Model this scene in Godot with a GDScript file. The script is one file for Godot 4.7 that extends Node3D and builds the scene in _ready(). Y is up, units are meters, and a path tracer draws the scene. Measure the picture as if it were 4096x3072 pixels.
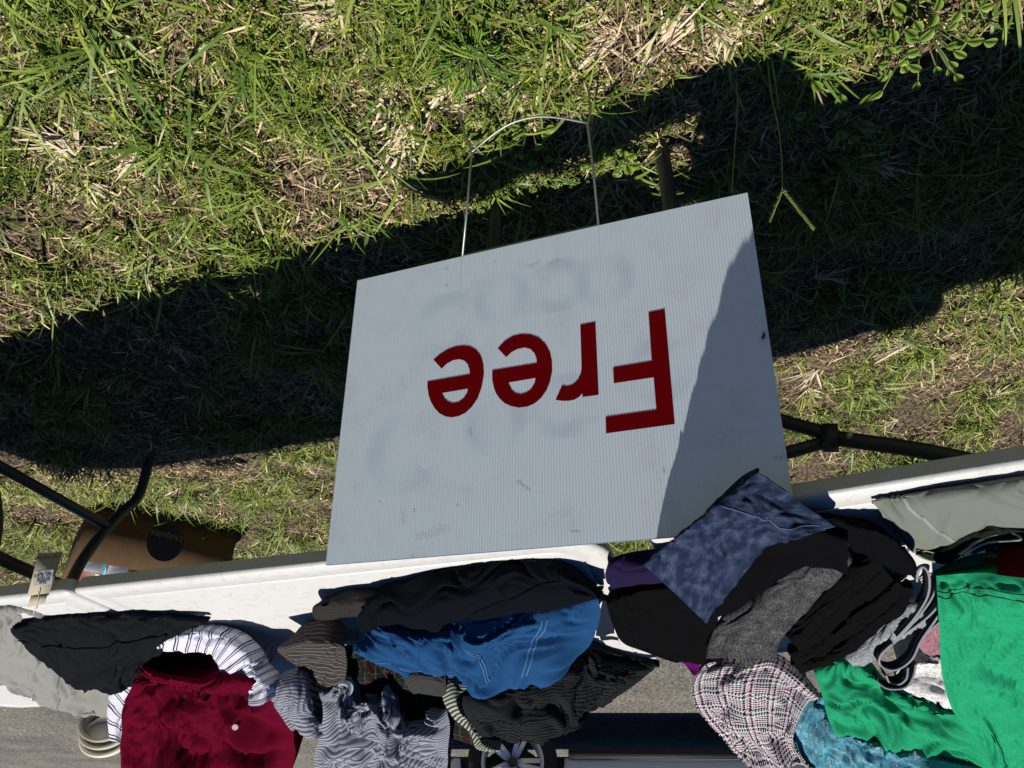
extends Node3D
# A "Free" yard sign leaning on two folding tables heaped with clothes, seen from the lawn side; the photograph is upside down.

var rng := RandomNumberGenerator.new()
var names := {}
var weave_n: ImageTexture
var crease := FastNoiseLite.new()
var broad := FastNoiseLite.new()
var fine := FastNoiseLite.new()
var warp := FastNoiseLite.new()
var cell := FastNoiseLite.new()

# control nets of the clothes: rows, columns, then x y z in millimetres
var NET := {
	"grey_trousers": [7, 5, [954, 703, -1259, 844, 703, -1239, 785, 703, -1243, 765, 703, -1310, 738, 703, -1416, 955, 703, -1254, 846, 703, -1233, 787, 695, -1237, 767, 696, -1304, 740, 705, -1410, 1040, 710, -1392, 921, 708, -1368, 847, 712, -1378, 804, 719, -1460, 767, 729, -1574, 1142, 714, -1555, 1012, 713, -1539, 945, 722, -1593, 882, 737, -1658, 825, 744, -1746, 1218, 715, -1691, 1068, 722, -1690, 1028, 733, -1772, 963, 748, -1816, 876, 761, -1854, 1212, 701, -1712, 1062, 706, -1711, 1022, 716, -1793, 957, 729, -1837, 870, 740, -1875, 1204, 704, -1739, 1055, 704, -1738, 1015, 704, -1820, 949, 704, -1864, 863, 704, -1902]],
	"slate_trousers": [7, 6, [828, 703, -1304, 785, 703, -1285, 710, 703, -1263, 622, 703, -1248, 554, 703, -1249, 493, 703, -1263, 832, 717, -1291, 786, 711, -1278, 711, 708, -1257, 623, 710, -1243, 557, 714, -1239, 497, 718, -1248, 840, 723, -1345, 778, 735, -1328, 705, 739, -1307, 635, 734, -1287, 576, 725, -1276, 514, 714, -1274, 862, 724, -1424, 805, 751, -1419, 751, 763, -1413, 695, 762, -1387, 646, 747, -1363, 596, 722, -1349, 869, 721, -1499, 827, 748, -1518, 784, 762, -1527, 734, 769, -1512, 680, 759, -1476, 624, 731, -1429, 863, 706, -1520, 821, 729, -1539, 778, 741, -1548, 728, 747, -1534, 674, 738, -1498, 618, 714, -1451, 855, 704, -1547, 813, 704, -1566, 771, 704, -1575, 720, 704, -1561, 667, 704, -1525, 610, 704, -1478]],
	"striped_shirt": [6, 12, [811, 798, -1751, 781, 750, -1639, 749, 717, -1544, 688, 704, -1438, 614, 703, -1373, 547, 703, -1323, 502, 703, -1307, 457, 711, -1319, 429, 731, -1353, 419, 749, -1381, 398, 768, -1386, 396, 795, -1396, 822, 818, -1714, 791, 770, -1601, 759, 737, -1509, 694, 724, -1418, 619, 721, -1355, 551, 716, -1310, 506, 718, -1293, 465, 731, -1291, 440, 751, -1315, 430, 769, -1344, 408, 788, -1348, 406, 815, -1358, 811, 821, -1721, 775, 783, -1607, 736, 750, -1513, 683, 732, -1425, 622, 725, -1367, 554, 727, -1322, 510, 731, -1304, 478, 744, -1305, 464, 759, -1333, 446, 774, -1354, 425, 792, -1358, 424, 820, -1368, 820, 816, -1776, 777, 788, -1660, 731, 757, -1563, 688, 733, -1468, 641, 721, -1414, 574, 729, -1374, 528, 736, -1351, 506, 751, -1355, 502, 763, -1385, 476, 774, -1398, 452, 790, -1402, 455, 808, -1413, 814, 787, -1797, 771, 763, -1681, 725, 736, -1585, 682, 716, -1489, 635, 706, -1435, 568, 713, -1395, 522, 718, -1372, 501, 731, -1376, 496, 741, -1406, 470, 751, -1419, 446, 765, -1423, 449, 780, -1434, 806, 704, -1824, 764, 704, -1708, 717, 704, -1612, 674, 704, -1516, 628, 704, -1462, 560, 704, -1422, 514, 704, -1399, 493, 704, -1403, 488, 704, -1433, 462, 704, -1446, 438, 704, -1450, 442, 704, -1461]],
	"crimson_shirt": [8, 6, [670, 740, -1432, 649, 758, -1431, 606, 771, -1424, 540, 781, -1406, 496, 765, -1383, 433, 777, -1365, 687, 767, -1468, 662, 779, -1461, 611, 791, -1452, 545, 798, -1433, 488, 798, -1412, 416, 799, -1392, 731, 785, -1543, 687, 802, -1530, 628, 815, -1514, 561, 819, -1495, 493, 820, -1476, 399, 818, -1439, 759, 822, -1623, 719, 832, -1612, 653, 835, -1593, 583, 838, -1574, 504, 842, -1552, 395, 843, -1511, 790, 857, -1715, 747, 867, -1703, 676, 875, -1683, 604, 881, -1663, 518, 882, -1639, 409, 874, -1598, 811, 883, -1794, 768, 892, -1782, 700, 897, -1763, 625, 903, -1742, 537, 902, -1717, 438, 888, -1689, 805, 844, -1815, 762, 851, -1803, 694, 855, -1784, 620, 860, -1763, 531, 860, -1738, 432, 848, -1710, 798, 763, -1842, 754, 772, -1830, 687, 777, -1811, 612, 783, -1790, 524, 782, -1765, 424, 768, -1737]],
	"crimson_collar": [3, 6, [685, 723, -1452, 683, 703, -1472, 657, 698, -1475, 591, 705, -1456, 544, 722, -1432, 501, 758, -1389, 699, 720, -1487, 685, 716, -1504, 652, 717, -1505, 590, 725, -1487, 550, 727, -1465, 509, 755, -1412, 661, 743, -1414, 639, 761, -1413, 598, 772, -1406, 533, 782, -1388, 490, 768, -1365, 485, 771, -1364]],
	"crimson_band": [3, 7, [674, 729, -1428, 654, 742, -1417, 632, 752, -1411, 600, 762, -1402, 560, 769, -1391, 530, 773, -1382, 508, 761, -1376, 668, 738, -1416, 645, 754, -1404, 620, 765, -1397, 588, 773, -1388, 552, 780, -1378, 521, 784, -1369, 497, 767, -1368, 664, 745, -1420, 638, 764, -1413, 615, 772, -1406, 588, 778, -1399, 553, 784, -1389, 523, 787, -1380, 490, 768, -1371]],
	"crimson_lapel": [3, 5, [532, 788, -1383, 509, 780, -1371, 485, 768, -1359, 455, 774, -1351, 426, 781, -1348, 525, 794, -1381, 503, 791, -1369, 477, 786, -1357, 452, 787, -1350, 431, 791, -1349, 519, 796, -1395, 500, 797, -1384, 478, 796, -1378, 460, 798, -1373, 449, 801, -1375]],
	"pinstripe_shirt": [8, 5, [359, 721, -1312, 345, 707, -1288, 316, 703, -1269, 284, 708, -1267, 264, 718, -1284, 370, 741, -1275, 351, 727, -1265, 321, 721, -1251, 291, 728, -1243, 274, 738, -1248, 380, 752, -1278, 345, 750, -1252, 313, 754, -1238, 285, 756, -1230, 263, 759, -1240, 375, 757, -1308, 347, 760, -1289, 320, 763, -1277, 291, 767, -1269, 265, 770, -1271, 364, 760, -1356, 343, 768, -1340, 327, 772, -1336, 300, 777, -1328, 273, 779, -1320, 357, 757, -1406, 344, 770, -1403, 326, 779, -1398, 310, 783, -1393, 288, 782, -1387, 351, 737, -1428, 338, 748, -1424, 321, 755, -1419, 304, 758, -1414, 282, 758, -1408, 343, 704, -1455, 330, 704, -1451, 313, 704, -1446, 296, 704, -1441, 275, 704, -1435]],
	"seersucker_sleeve": [7, 4, [407, 766, -1430, 379, 754, -1412, 345, 751, -1402, 335, 763, -1420, 417, 786, -1392, 390, 774, -1374, 356, 771, -1365, 345, 783, -1382, 415, 803, -1402, 382, 803, -1372, 355, 806, -1364, 340, 808, -1391, 407, 819, -1441, 379, 823, -1413, 356, 828, -1406, 340, 826, -1433, 392, 840, -1489, 371, 851, -1473, 347, 863, -1466, 319, 844, -1479, 386, 807, -1510, 365, 816, -1494, 341, 826, -1487, 313, 810, -1500, 378, 720, -1537, 357, 731, -1521, 333, 743, -1514, 305, 724, -1527]],
	"seersucker_shirt": [8, 9, [319, 776, -1426, 295, 771, -1414, 268, 770, -1406, 262, 792, -1441, 229, 789, -1432, 199, 792, -1423, 187, 824, -1462, 136, 819, -1447, 97, 800, -1416, 330, 796, -1388, 306, 791, -1376, 279, 790, -1369, 273, 812, -1404, 239, 809, -1394, 210, 812, -1386, 198, 844, -1424, 147, 839, -1410, 108, 820, -1378, 325, 821, -1418, 299, 821, -1401, 275, 821, -1404, 258, 834, -1420, 235, 835, -1414, 210, 842, -1438, 184, 855, -1441, 141, 856, -1419, 105, 846, -1408, 345, 853, -1497, 309, 852, -1476, 282, 853, -1469, 257, 856, -1472, 232, 860, -1465, 208, 867, -1479, 182, 871, -1482, 145, 871, -1472, 111, 872, -1462, 367, 871, -1575, 330, 874, -1555, 292, 878, -1544, 266, 880, -1547, 238, 884, -1539, 212, 888, -1542, 185, 887, -1545, 147, 889, -1534, 115, 885, -1525, 371, 894, -1649, 338, 895, -1640, 305, 899, -1631, 276, 902, -1623, 247, 905, -1614, 218, 907, -1606, 190, 907, -1598, 151, 909, -1587, 121, 905, -1579, 365, 853, -1670, 332, 854, -1661, 299, 857, -1652, 270, 860, -1644, 241, 862, -1636, 212, 864, -1627, 184, 864, -1620, 145, 865, -1609, 115, 862, -1600, 357, 774, -1697, 324, 775, -1688, 292, 779, -1679, 262, 782, -1671, 233, 785, -1663, 205, 787, -1654, 176, 787, -1647, 137, 789, -1636, 107, 785, -1627]],
	"grid_shorts": [6, 5, [284, 705, -1156, 265, 703, -1145, 244, 703, -1127, 215, 703, -1125, 196, 704, -1125, 290, 725, -1134, 270, 720, -1128, 247, 714, -1117, 220, 720, -1109, 202, 724, -1104, 300, 729, -1153, 276, 730, -1141, 252, 732, -1129, 225, 733, -1121, 202, 736, -1115, 302, 728, -1195, 283, 732, -1189, 262, 730, -1183, 236, 732, -1176, 210, 734, -1169, 296, 712, -1216, 278, 715, -1211, 256, 714, -1205, 230, 715, -1197, 204, 717, -1190, 289, 704, -1243, 270, 704, -1238, 249, 704, -1232, 223, 704, -1224, 197, 704, -1217]],
	"black_jacket": [7, 8, [214, 721, -1160, 194, 703, -1116, 157, 703, -1088, 103, 703, -1052, 50, 703, -1032, -6, 703, -1016, -76, 703, -1020, -132, 719, -1090, 224, 741, -1123, 199, 720, -1100, 160, 714, -1078, 105, 704, -1047, 51, 700, -1026, -4, 697, -1010, -74, 713, -1011, -122, 739, -1054, 225, 751, -1133, 198, 737, -1105, 159, 733, -1083, 104, 729, -1052, 51, 726, -1031, -4, 724, -1015, -72, 731, -1016, -122, 739, -1054, 227, 752, -1160, 201, 744, -1132, 162, 745, -1110, 105, 753, -1083, 51, 747, -1062, -4, 745, -1046, -66, 742, -1039, -122, 739, -1054, 229, 751, -1186, 207, 743, -1169, 175, 746, -1160, 113, 766, -1142, 79, 752, -1128, 24, 751, -1112, -50, 744, -1090, -123, 735, -1069, 223, 731, -1208, 201, 724, -1191, 169, 727, -1182, 107, 744, -1164, 73, 732, -1149, 19, 732, -1133, -56, 726, -1111, -129, 718, -1090, 216, 704, -1235, 193, 704, -1218, 161, 704, -1209, 99, 704, -1191, 66, 704, -1176, 11, 704, -1160, -64, 704, -1138, -136, 704, -1117]],
	"blue_sweatpants": [7, 9, [244, 736, -1301, 232, 718, -1280, 208, 703, -1250, 170, 705, -1242, 110, 727, -1243, 76, 713, -1224, 15, 708, -1202, -59, 703, -1174, -131, 703, -1145, 254, 756, -1263, 242, 738, -1244, 214, 723, -1231, 177, 725, -1221, 121, 747, -1205, 84, 733, -1195, 22, 728, -1177, -54, 721, -1156, -128, 714, -1135, 251, 761, -1257, 228, 757, -1246, 191, 757, -1230, 150, 764, -1218, 114, 772, -1208, 75, 770, -1197, 18, 761, -1181, -57, 750, -1165, -134, 726, -1165, 242, 760, -1291, 205, 768, -1281, 166, 778, -1270, 129, 787, -1259, 101, 792, -1251, 65, 795, -1231, 15, 783, -1217, -58, 771, -1207, -130, 743, -1218, 232, 754, -1351, 187, 770, -1338, 144, 780, -1326, 110, 784, -1316, 84, 796, -1298, 52, 819, -1285, 7, 806, -1277, -56, 792, -1270, -117, 753, -1284, 226, 734, -1372, 181, 747, -1359, 138, 756, -1347, 104, 759, -1337, 78, 770, -1320, 47, 789, -1306, 1, 778, -1298, -62, 767, -1291, -123, 733, -1305, 219, 704, -1399, 174, 704, -1386, 130, 704, -1374, 96, 704, -1364, 70, 704, -1347, 39, 704, -1333, -6, 704, -1325, -70, 704, -1318, -130, 704, -1332]],
	"tartan_shirt": [7, 6, [279, 721, -1404, 238, 714, -1376, 198, 737, -1392, 159, 747, -1381, 102, 754, -1375, 61, 783, -1426, 290, 741, -1367, 247, 734, -1344, 209, 757, -1354, 169, 767, -1343, 112, 774, -1338, 72, 803, -1389, 292, 768, -1409, 250, 768, -1387, 213, 775, -1397, 174, 783, -1397, 115, 796, -1390, 73, 824, -1431, 303, 789, -1485, 259, 791, -1462, 220, 802, -1472, 180, 809, -1471, 119, 818, -1464, 75, 839, -1483, 302, 807, -1568, 267, 808, -1558, 228, 811, -1557, 174, 821, -1542, 118, 840, -1537, 72, 855, -1534, 296, 779, -1589, 261, 780, -1579, 222, 782, -1578, 168, 791, -1563, 112, 807, -1558, 66, 820, -1555, 288, 704, -1616, 253, 704, -1606, 215, 704, -1605, 160, 704, -1590, 105, 720, -1585, 58, 735, -1582]],
	"grey_tshirt": [6, 4, [170, 755, -1353, 145, 755, -1346, 120, 760, -1339, 96, 762, -1343, 180, 775, -1315, 155, 775, -1308, 131, 780, -1301, 107, 782, -1305, 175, 793, -1335, 153, 794, -1318, 130, 797, -1312, 108, 798, -1326, 164, 801, -1373, 145, 805, -1368, 127, 809, -1363, 109, 808, -1368, 158, 774, -1394, 139, 777, -1389, 121, 781, -1384, 103, 779, -1389, 151, 704, -1421, 131, 704, -1416, 113, 704, -1411, 95, 704, -1416]],
	"ribbed_top": [6, 8, [106, 770, -1387, 105, 782, -1397, 100, 797, -1416, 86, 816, -1444, 67, 830, -1469, 58, 850, -1498, 48, 855, -1505, 25, 857, -1499, 116, 790, -1349, 115, 802, -1359, 111, 817, -1379, 97, 836, -1406, 78, 850, -1432, 69, 870, -1460, 58, 875, -1468, 35, 877, -1461, 108, 779, -1337, 99, 797, -1339, 94, 815, -1353, 84, 830, -1382, 69, 844, -1409, 57, 862, -1437, 47, 872, -1444, 27, 876, -1449, 73, 777, -1348, 76, 791, -1369, 86, 805, -1393, 80, 821, -1412, 65, 831, -1428, 48, 855, -1455, 38, 863, -1462, 20, 869, -1468, 67, 753, -1369, 71, 765, -1390, 80, 777, -1414, 74, 791, -1433, 59, 800, -1450, 42, 820, -1476, 32, 827, -1483, 14, 832, -1489, 60, 704, -1396, 63, 704, -1417, 72, 704, -1441, 67, 704, -1460, 52, 711, -1477, 35, 735, -1503, 24, 743, -1510, 7, 749, -1516]],
	"charcoal_cardigan": [8, 8, [66, 789, -1355, 35, 795, -1346, -5, 778, -1345, -62, 761, -1350, -125, 716, -1401, -144, 703, -1411, -199, 703, -1474, -286, 703, -1543, 77, 809, -1317, 45, 815, -1309, 6, 798, -1308, -52, 781, -1312, -116, 736, -1367, -141, 714, -1401, -198, 710, -1469, -282, 718, -1528, 80, 827, -1329, 43, 829, -1318, 1, 816, -1317, -55, 799, -1332, -116, 763, -1388, -150, 742, -1420, -206, 731, -1487, -272, 722, -1536, 72, 841, -1368, 39, 840, -1359, -4, 833, -1357, -56, 816, -1384, -112, 790, -1420, -153, 768, -1461, -190, 758, -1502, -247, 740, -1548, 58, 854, -1416, 30, 854, -1408, -9, 845, -1418, -55, 832, -1436, -95, 826, -1466, -121, 822, -1501, -147, 793, -1535, -199, 767, -1572, 42, 858, -1484, 20, 866, -1478, -12, 862, -1479, -51, 854, -1489, -75, 834, -1514, -122, 819, -1542, -151, 789, -1575, -196, 768, -1594, 36, 822, -1505, 14, 829, -1499, -18, 826, -1500, -57, 819, -1510, -81, 802, -1535, -127, 790, -1563, -156, 764, -1597, -202, 746, -1615, 29, 738, -1532, 7, 746, -1526, -26, 742, -1527, -65, 734, -1537, -88, 714, -1562, -135, 704, -1590, -164, 704, -1624, -210, 704, -1642]],
	"navy_sock_cap": [7, 4, [-140, 703, -1164, -151, 703, -1186, -167, 703, -1204, -176, 703, -1212, -138, 707, -1158, -149, 714, -1176, -164, 715, -1193, -173, 715, -1200, -140, 709, -1210, -150, 713, -1217, -163, 714, -1224, -175, 715, -1231, -141, 708, -1272, -151, 710, -1269, -159, 710, -1277, -169, 711, -1285, -145, 709, -1354, -155, 713, -1351, -165, 711, -1348, -177, 705, -1355, -151, 696, -1375, -161, 699, -1372, -171, 697, -1369, -183, 693, -1376, -159, 704, -1402, -169, 704, -1399, -179, 704, -1396, -191, 704, -1403]],
	"violet_top": [6, 6, [-132, 703, -1005, -139, 703, -994, -147, 703, -984, -164, 703, -973, -190, 703, -962, -211, 703, -955, -128, 714, -995, -135, 713, -986, -144, 712, -977, -160, 713, -965, -186, 713, -953, -206, 715, -945, -126, 722, -1012, -136, 723, -997, -146, 724, -987, -161, 727, -975, -186, 729, -964, -206, 731, -956, -134, 721, -1052, -144, 730, -1037, -154, 734, -1027, -170, 735, -1015, -192, 736, -1005, -213, 736, -996, -143, 706, -1072, -152, 713, -1057, -163, 717, -1047, -178, 718, -1035, -201, 718, -1026, -221, 718, -1017, -154, 704, -1098, -163, 704, -1083, -174, 704, -1073, -189, 704, -1061, -212, 704, -1051, -232, 704, -1042]],
	"black_sweatpants": [9, 6, [-145, 703, -1141, -155, 703, -1127, -175, 703, -1114, -201, 704, -1090, -241, 708, -1078, -294, 719, -1069, -139, 720, -1126, -148, 720, -1111, -168, 721, -1097, -192, 724, -1070, -230, 728, -1054, -279, 739, -1034, -142, 724, -1146, -155, 731, -1140, -169, 727, -1134, -189, 728, -1126, -225, 738, -1111, -288, 749, -1084, -157, 734, -1205, -173, 729, -1187, -191, 730, -1169, -219, 731, -1157, -253, 736, -1143, -300, 747, -1133, -183, 734, -1302, -197, 740, -1275, -210, 741, -1258, -233, 744, -1238, -266, 744, -1224, -315, 749, -1203, -236, 729, -1389, -248, 733, -1362, -257, 738, -1347, -270, 741, -1331, -291, 743, -1311, -335, 748, -1292, -307, 722, -1489, -313, 726, -1475, -324, 731, -1460, -335, 734, -1444, -346, 737, -1429, -372, 739, -1407, -316, 707, -1509, -322, 711, -1496, -333, 714, -1480, -344, 717, -1465, -354, 720, -1449, -380, 721, -1427, -327, 704, -1535, -333, 704, -1521, -344, 704, -1506, -354, 704, -1490, -365, 704, -1475, -391, 704, -1453]],
	"black_tshirt": [7, 5, [-286, 713, -946, -315, 706, -919, -342, 703, -890, -375, 703, -880, -409, 712, -892, -274, 733, -916, -306, 726, -897, -337, 716, -879, -369, 720, -865, -398, 732, -864, -273, 744, -949, -301, 738, -932, -333, 727, -913, -369, 728, -898, -408, 741, -897, -264, 744, -986, -290, 749, -964, -334, 742, -934, -373, 736, -917, -412, 745, -912, -265, 768, -1072, -303, 763, -1029, -344, 748, -973, -382, 740, -946, -422, 747, -940, -274, 746, -1092, -312, 742, -1049, -353, 729, -993, -391, 722, -967, -430, 728, -961, -285, 704, -1118, -323, 704, -1075, -364, 704, -1019, -402, 704, -992, -441, 704, -986]],
	"denim_tshirt": [10, 8, [-262, 703, -734, -250, 703, -755, -238, 708, -778, -226, 717, -801, -212, 725, -821, -197, 730, -845, -183, 736, -872, -171, 738, -910, -258, 713, -725, -243, 720, -739, -227, 728, -754, -212, 737, -768, -196, 745, -786, -182, 750, -809, -168, 756, -837, -155, 758, -874, -271, 723, -727, -254, 729, -741, -238, 737, -755, -222, 744, -769, -208, 750, -793, -194, 756, -819, -182, 759, -854, -170, 763, -894, -283, 732, -729, -266, 738, -742, -249, 745, -756, -233, 750, -775, -220, 756, -801, -208, 760, -833, -195, 763, -872, -185, 769, -913, -301, 734, -747, -277, 747, -744, -260, 751, -761, -244, 755, -781, -232, 761, -810, -222, 763, -850, -209, 767, -888, -201, 773, -935, -321, 736, -767, -291, 753, -753, -273, 757, -768, -256, 759, -788, -246, 763, -825, -236, 767, -865, -223, 772, -905, -218, 778, -959, -348, 731, -802, -315, 749, -784, -286, 762, -776, -269, 763, -797, -261, 767, -840, -250, 771, -881, -239, 776, -925, -235, 783, -983, -371, 731, -827, -339, 745, -818, -302, 764, -792, -283, 766, -810, -275, 770, -853, -265, 775, -898, -254, 780, -945, -252, 790, -1002, -380, 715, -847, -348, 726, -838, -311, 742, -813, -291, 744, -831, -283, 748, -874, -274, 752, -918, -263, 756, -966, -260, 764, -1022, -391, 704, -873, -359, 704, -864, -322, 704, -838, -302, 704, -856, -294, 704, -899, -285, 704, -944, -274, 704, -991, -271, 704, -1048]],
	"black_leggings": [6, 7, [-337, 682, -860, -352, 703, -854, -377, 703, -854, -408, 703, -864, -438, 707, -870, -459, 717, -884, -473, 729, -892, -334, 694, -855, -350, 707, -848, -375, 708, -848, -401, 721, -848, -429, 727, -847, -445, 737, -851, -458, 749, -856, -352, 709, -891, -372, 712, -882, -393, 716, -873, -415, 723, -869, -439, 732, -870, -459, 746, -872, -477, 757, -880, -405, 704, -933, -418, 711, -927, -432, 724, -921, -450, 735, -919, -465, 743, -918, -480, 753, -917, -495, 756, -916, -414, 691, -953, -427, 698, -948, -441, 708, -942, -459, 718, -939, -473, 724, -939, -489, 733, -937, -504, 735, -936, -425, 704, -979, -438, 704, -974, -452, 704, -967, -470, 704, -965, -484, 704, -964, -500, 704, -963, -515, 704, -962]],
	"heather_roll": [9, 8, [-319, 753, -1281, -321, 729, -1220, -332, 715, -1156, -346, 703, -1095, -359, 703, -1041, -378, 703, -999, -397, 703, -957, -416, 703, -918, -304, 773, -1245, -306, 749, -1184, -319, 735, -1126, -338, 722, -1077, -356, 708, -1035, -376, 700, -994, -395, 696, -952, -413, 702, -912, -318, 781, -1215, -319, 760, -1155, -329, 747, -1098, -345, 736, -1050, -360, 724, -1008, -376, 717, -966, -391, 713, -926, -405, 714, -890, -334, 785, -1198, -334, 767, -1139, -341, 755, -1083, -354, 746, -1035, -367, 736, -993, -380, 729, -951, -392, 724, -911, -402, 721, -879, -353, 787, -1194, -353, 771, -1136, -357, 760, -1080, -368, 751, -1033, -379, 743, -990, -389, 737, -948, -397, 731, -909, -404, 723, -881, -377, 785, -1202, -375, 771, -1144, -377, 760, -1089, -386, 753, -1042, -395, 746, -999, -402, 740, -956, -408, 733, -918, -412, 720, -893, -404, 781, -1222, -402, 768, -1165, -402, 758, -1110, -409, 751, -1064, -416, 745, -1019, -421, 739, -976, -425, 731, -939, -425, 713, -918, -413, 757, -1243, -411, 746, -1185, -411, 737, -1131, -418, 731, -1084, -424, 726, -1040, -429, 721, -997, -433, 714, -959, -433, 699, -938, -424, 704, -1268, -422, 704, -1211, -422, 704, -1156, -428, 704, -1110, -435, 704, -1065, -440, 704, -1022, -444, 704, -985, -444, 704, -964]],
	"black_roll_a": [8, 6, [-422, 739, -1199, -431, 728, -1145, -439, 719, -1093, -444, 711, -1037, -446, 703, -983, -456, 703, -941, -407, 759, -1163, -416, 748, -1109, -424, 739, -1058, -432, 731, -1010, -439, 722, -965, -450, 720, -926, -407, 768, -1152, -418, 759, -1102, -427, 750, -1052, -435, 742, -1005, -443, 735, -960, -452, 732, -920, -412, 774, -1155, -426, 765, -1108, -435, 756, -1059, -444, 749, -1013, -453, 743, -969, -461, 739, -927, -423, 775, -1172, -439, 767, -1129, -449, 758, -1081, -459, 752, -1035, -469, 747, -991, -476, 742, -947, -438, 773, -1204, -457, 766, -1164, -469, 757, -1116, -481, 750, -1070, -493, 747, -1027, -499, 740, -981, -447, 750, -1224, -466, 744, -1184, -478, 736, -1136, -489, 731, -1090, -501, 728, -1047, -507, 722, -1001, -458, 704, -1250, -477, 704, -1210, -489, 704, -1162, -500, 704, -1116, -512, 704, -1073, -518, 704, -1027]],
	"black_roll_b": [7, 6, [-440, 749, -1256, -466, 747, -1217, -483, 739, -1168, -496, 731, -1117, -511, 726, -1071, -518, 719, -1020, -425, 769, -1220, -451, 767, -1181, -468, 759, -1132, -481, 751, -1081, -495, 746, -1035, -503, 739, -985, -427, 778, -1216, -453, 775, -1177, -470, 766, -1128, -484, 758, -1078, -498, 751, -1033, -504, 743, -982, -434, 784, -1224, -460, 779, -1185, -478, 770, -1137, -492, 761, -1087, -507, 753, -1043, -512, 742, -992, -445, 786, -1244, -472, 781, -1206, -491, 771, -1157, -506, 760, -1108, -521, 751, -1064, -525, 738, -1013, -454, 761, -1264, -481, 757, -1226, -499, 748, -1178, -514, 739, -1129, -530, 732, -1084, -534, 721, -1033, -465, 704, -1290, -492, 704, -1252, -510, 704, -1203, -525, 704, -1154, -541, 704, -1110, -545, 704, -1059]],
	"black_roll_c": [7, 6, [-451, 760, -1284, -483, 759, -1251, -505, 752, -1205, -521, 741, -1153, -538, 731, -1107, -541, 717, -1050, -436, 780, -1248, -468, 779, -1215, -490, 772, -1169, -506, 761, -1117, -523, 751, -1071, -527, 737, -1018, -439, 786, -1243, -470, 785, -1208, -493, 777, -1162, -509, 765, -1112, -525, 755, -1064, -529, 739, -1012, -446, 790, -1251, -478, 788, -1214, -501, 778, -1168, -518, 766, -1118, -533, 755, -1070, -536, 738, -1018, -458, 791, -1271, -490, 788, -1232, -514, 777, -1186, -533, 764, -1137, -547, 752, -1087, -550, 732, -1035, -467, 765, -1291, -499, 763, -1252, -523, 753, -1207, -541, 742, -1157, -556, 732, -1107, -559, 715, -1055, -478, 704, -1317, -510, 704, -1278, -534, 704, -1232, -552, 704, -1183, -567, 704, -1133, -569, 704, -1081]],
	"heather_tank": [6, 5, [-536, 743, -1293, -558, 733, -1240, -570, 720, -1181, -579, 715, -1138, -596, 716, -1121, -521, 763, -1257, -543, 753, -1204, -555, 740, -1145, -566, 735, -1107, -582, 736, -1089, -525, 778, -1244, -544, 768, -1203, -560, 756, -1153, -577, 750, -1124, -591, 753, -1107, -545, 780, -1268, -563, 779, -1228, -580, 766, -1188, -597, 763, -1159, -609, 764, -1143, -554, 756, -1288, -572, 755, -1248, -588, 744, -1209, -606, 741, -1180, -618, 743, -1163, -565, 704, -1314, -583, 704, -1274, -599, 704, -1234, -617, 704, -1205, -629, 704, -1189]],
	"maroon_top": [6, 3, [-611, 740, -1196, -622, 729, -1169, -638, 731, -1152, -595, 760, -1160, -607, 749, -1134, -623, 751, -1116, -610, 767, -1186, -623, 768, -1170, -637, 773, -1153, -638, 778, -1218, -648, 782, -1214, -655, 784, -1200, -647, 755, -1238, -656, 757, -1234, -663, 760, -1220, -658, 704, -1264, -667, 704, -1260, -674, 704, -1246]],
	"floral_blouse": [7, 4, [-609, 774, -1284, -627, 768, -1254, -641, 768, -1237, -659, 775, -1219, -594, 794, -1248, -612, 788, -1218, -625, 788, -1202, -643, 795, -1183, -601, 806, -1266, -610, 805, -1251, -631, 806, -1232, -652, 816, -1212, -609, 816, -1285, -622, 821, -1268, -638, 829, -1250, -659, 842, -1231, -634, 825, -1307, -651, 830, -1299, -664, 841, -1283, -678, 858, -1266, -643, 794, -1327, -659, 799, -1320, -673, 808, -1303, -686, 822, -1286, -654, 705, -1353, -670, 710, -1345, -684, 721, -1329, -697, 738, -1312]],
	"houndstooth_blazer": [8, 6, [-350, 726, -1469, -387, 716, -1439, -430, 728, -1414, -466, 726, -1399, -499, 752, -1395, -531, 788, -1404, -335, 746, -1434, -373, 736, -1406, -415, 748, -1378, -451, 746, -1363, -484, 772, -1359, -516, 808, -1368, -323, 772, -1460, -357, 772, -1435, -400, 777, -1406, -438, 780, -1390, -472, 791, -1386, -503, 812, -1395, -337, 799, -1498, -371, 808, -1473, -407, 813, -1457, -443, 816, -1442, -469, 824, -1431, -491, 837, -1432, -378, 836, -1535, -402, 844, -1514, -429, 849, -1502, -457, 851, -1490, -477, 857, -1482, -493, 871, -1475, -435, 888, -1576, -450, 892, -1569, -472, 893, -1560, -493, 895, -1551, -514, 897, -1542, -541, 900, -1531, -443, 848, -1596, -459, 851, -1590, -480, 852, -1580, -502, 853, -1571, -523, 856, -1562, -550, 858, -1551, -454, 768, -1622, -470, 772, -1615, -491, 773, -1606, -513, 775, -1597, -534, 777, -1588, -561, 780, -1577]],
	"purple_top": [6, 3, [-327, 703, -1552, -344, 703, -1545, -362, 703, -1537, -325, 702, -1547, -341, 706, -1539, -360, 709, -1532, -339, 713, -1551, -349, 718, -1547, -361, 719, -1542, -352, 729, -1557, -355, 730, -1555, -362, 727, -1553, -361, 713, -1577, -364, 714, -1575, -370, 711, -1573, -372, 704, -1603, -375, 704, -1601, -381, 704, -1599]],
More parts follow.
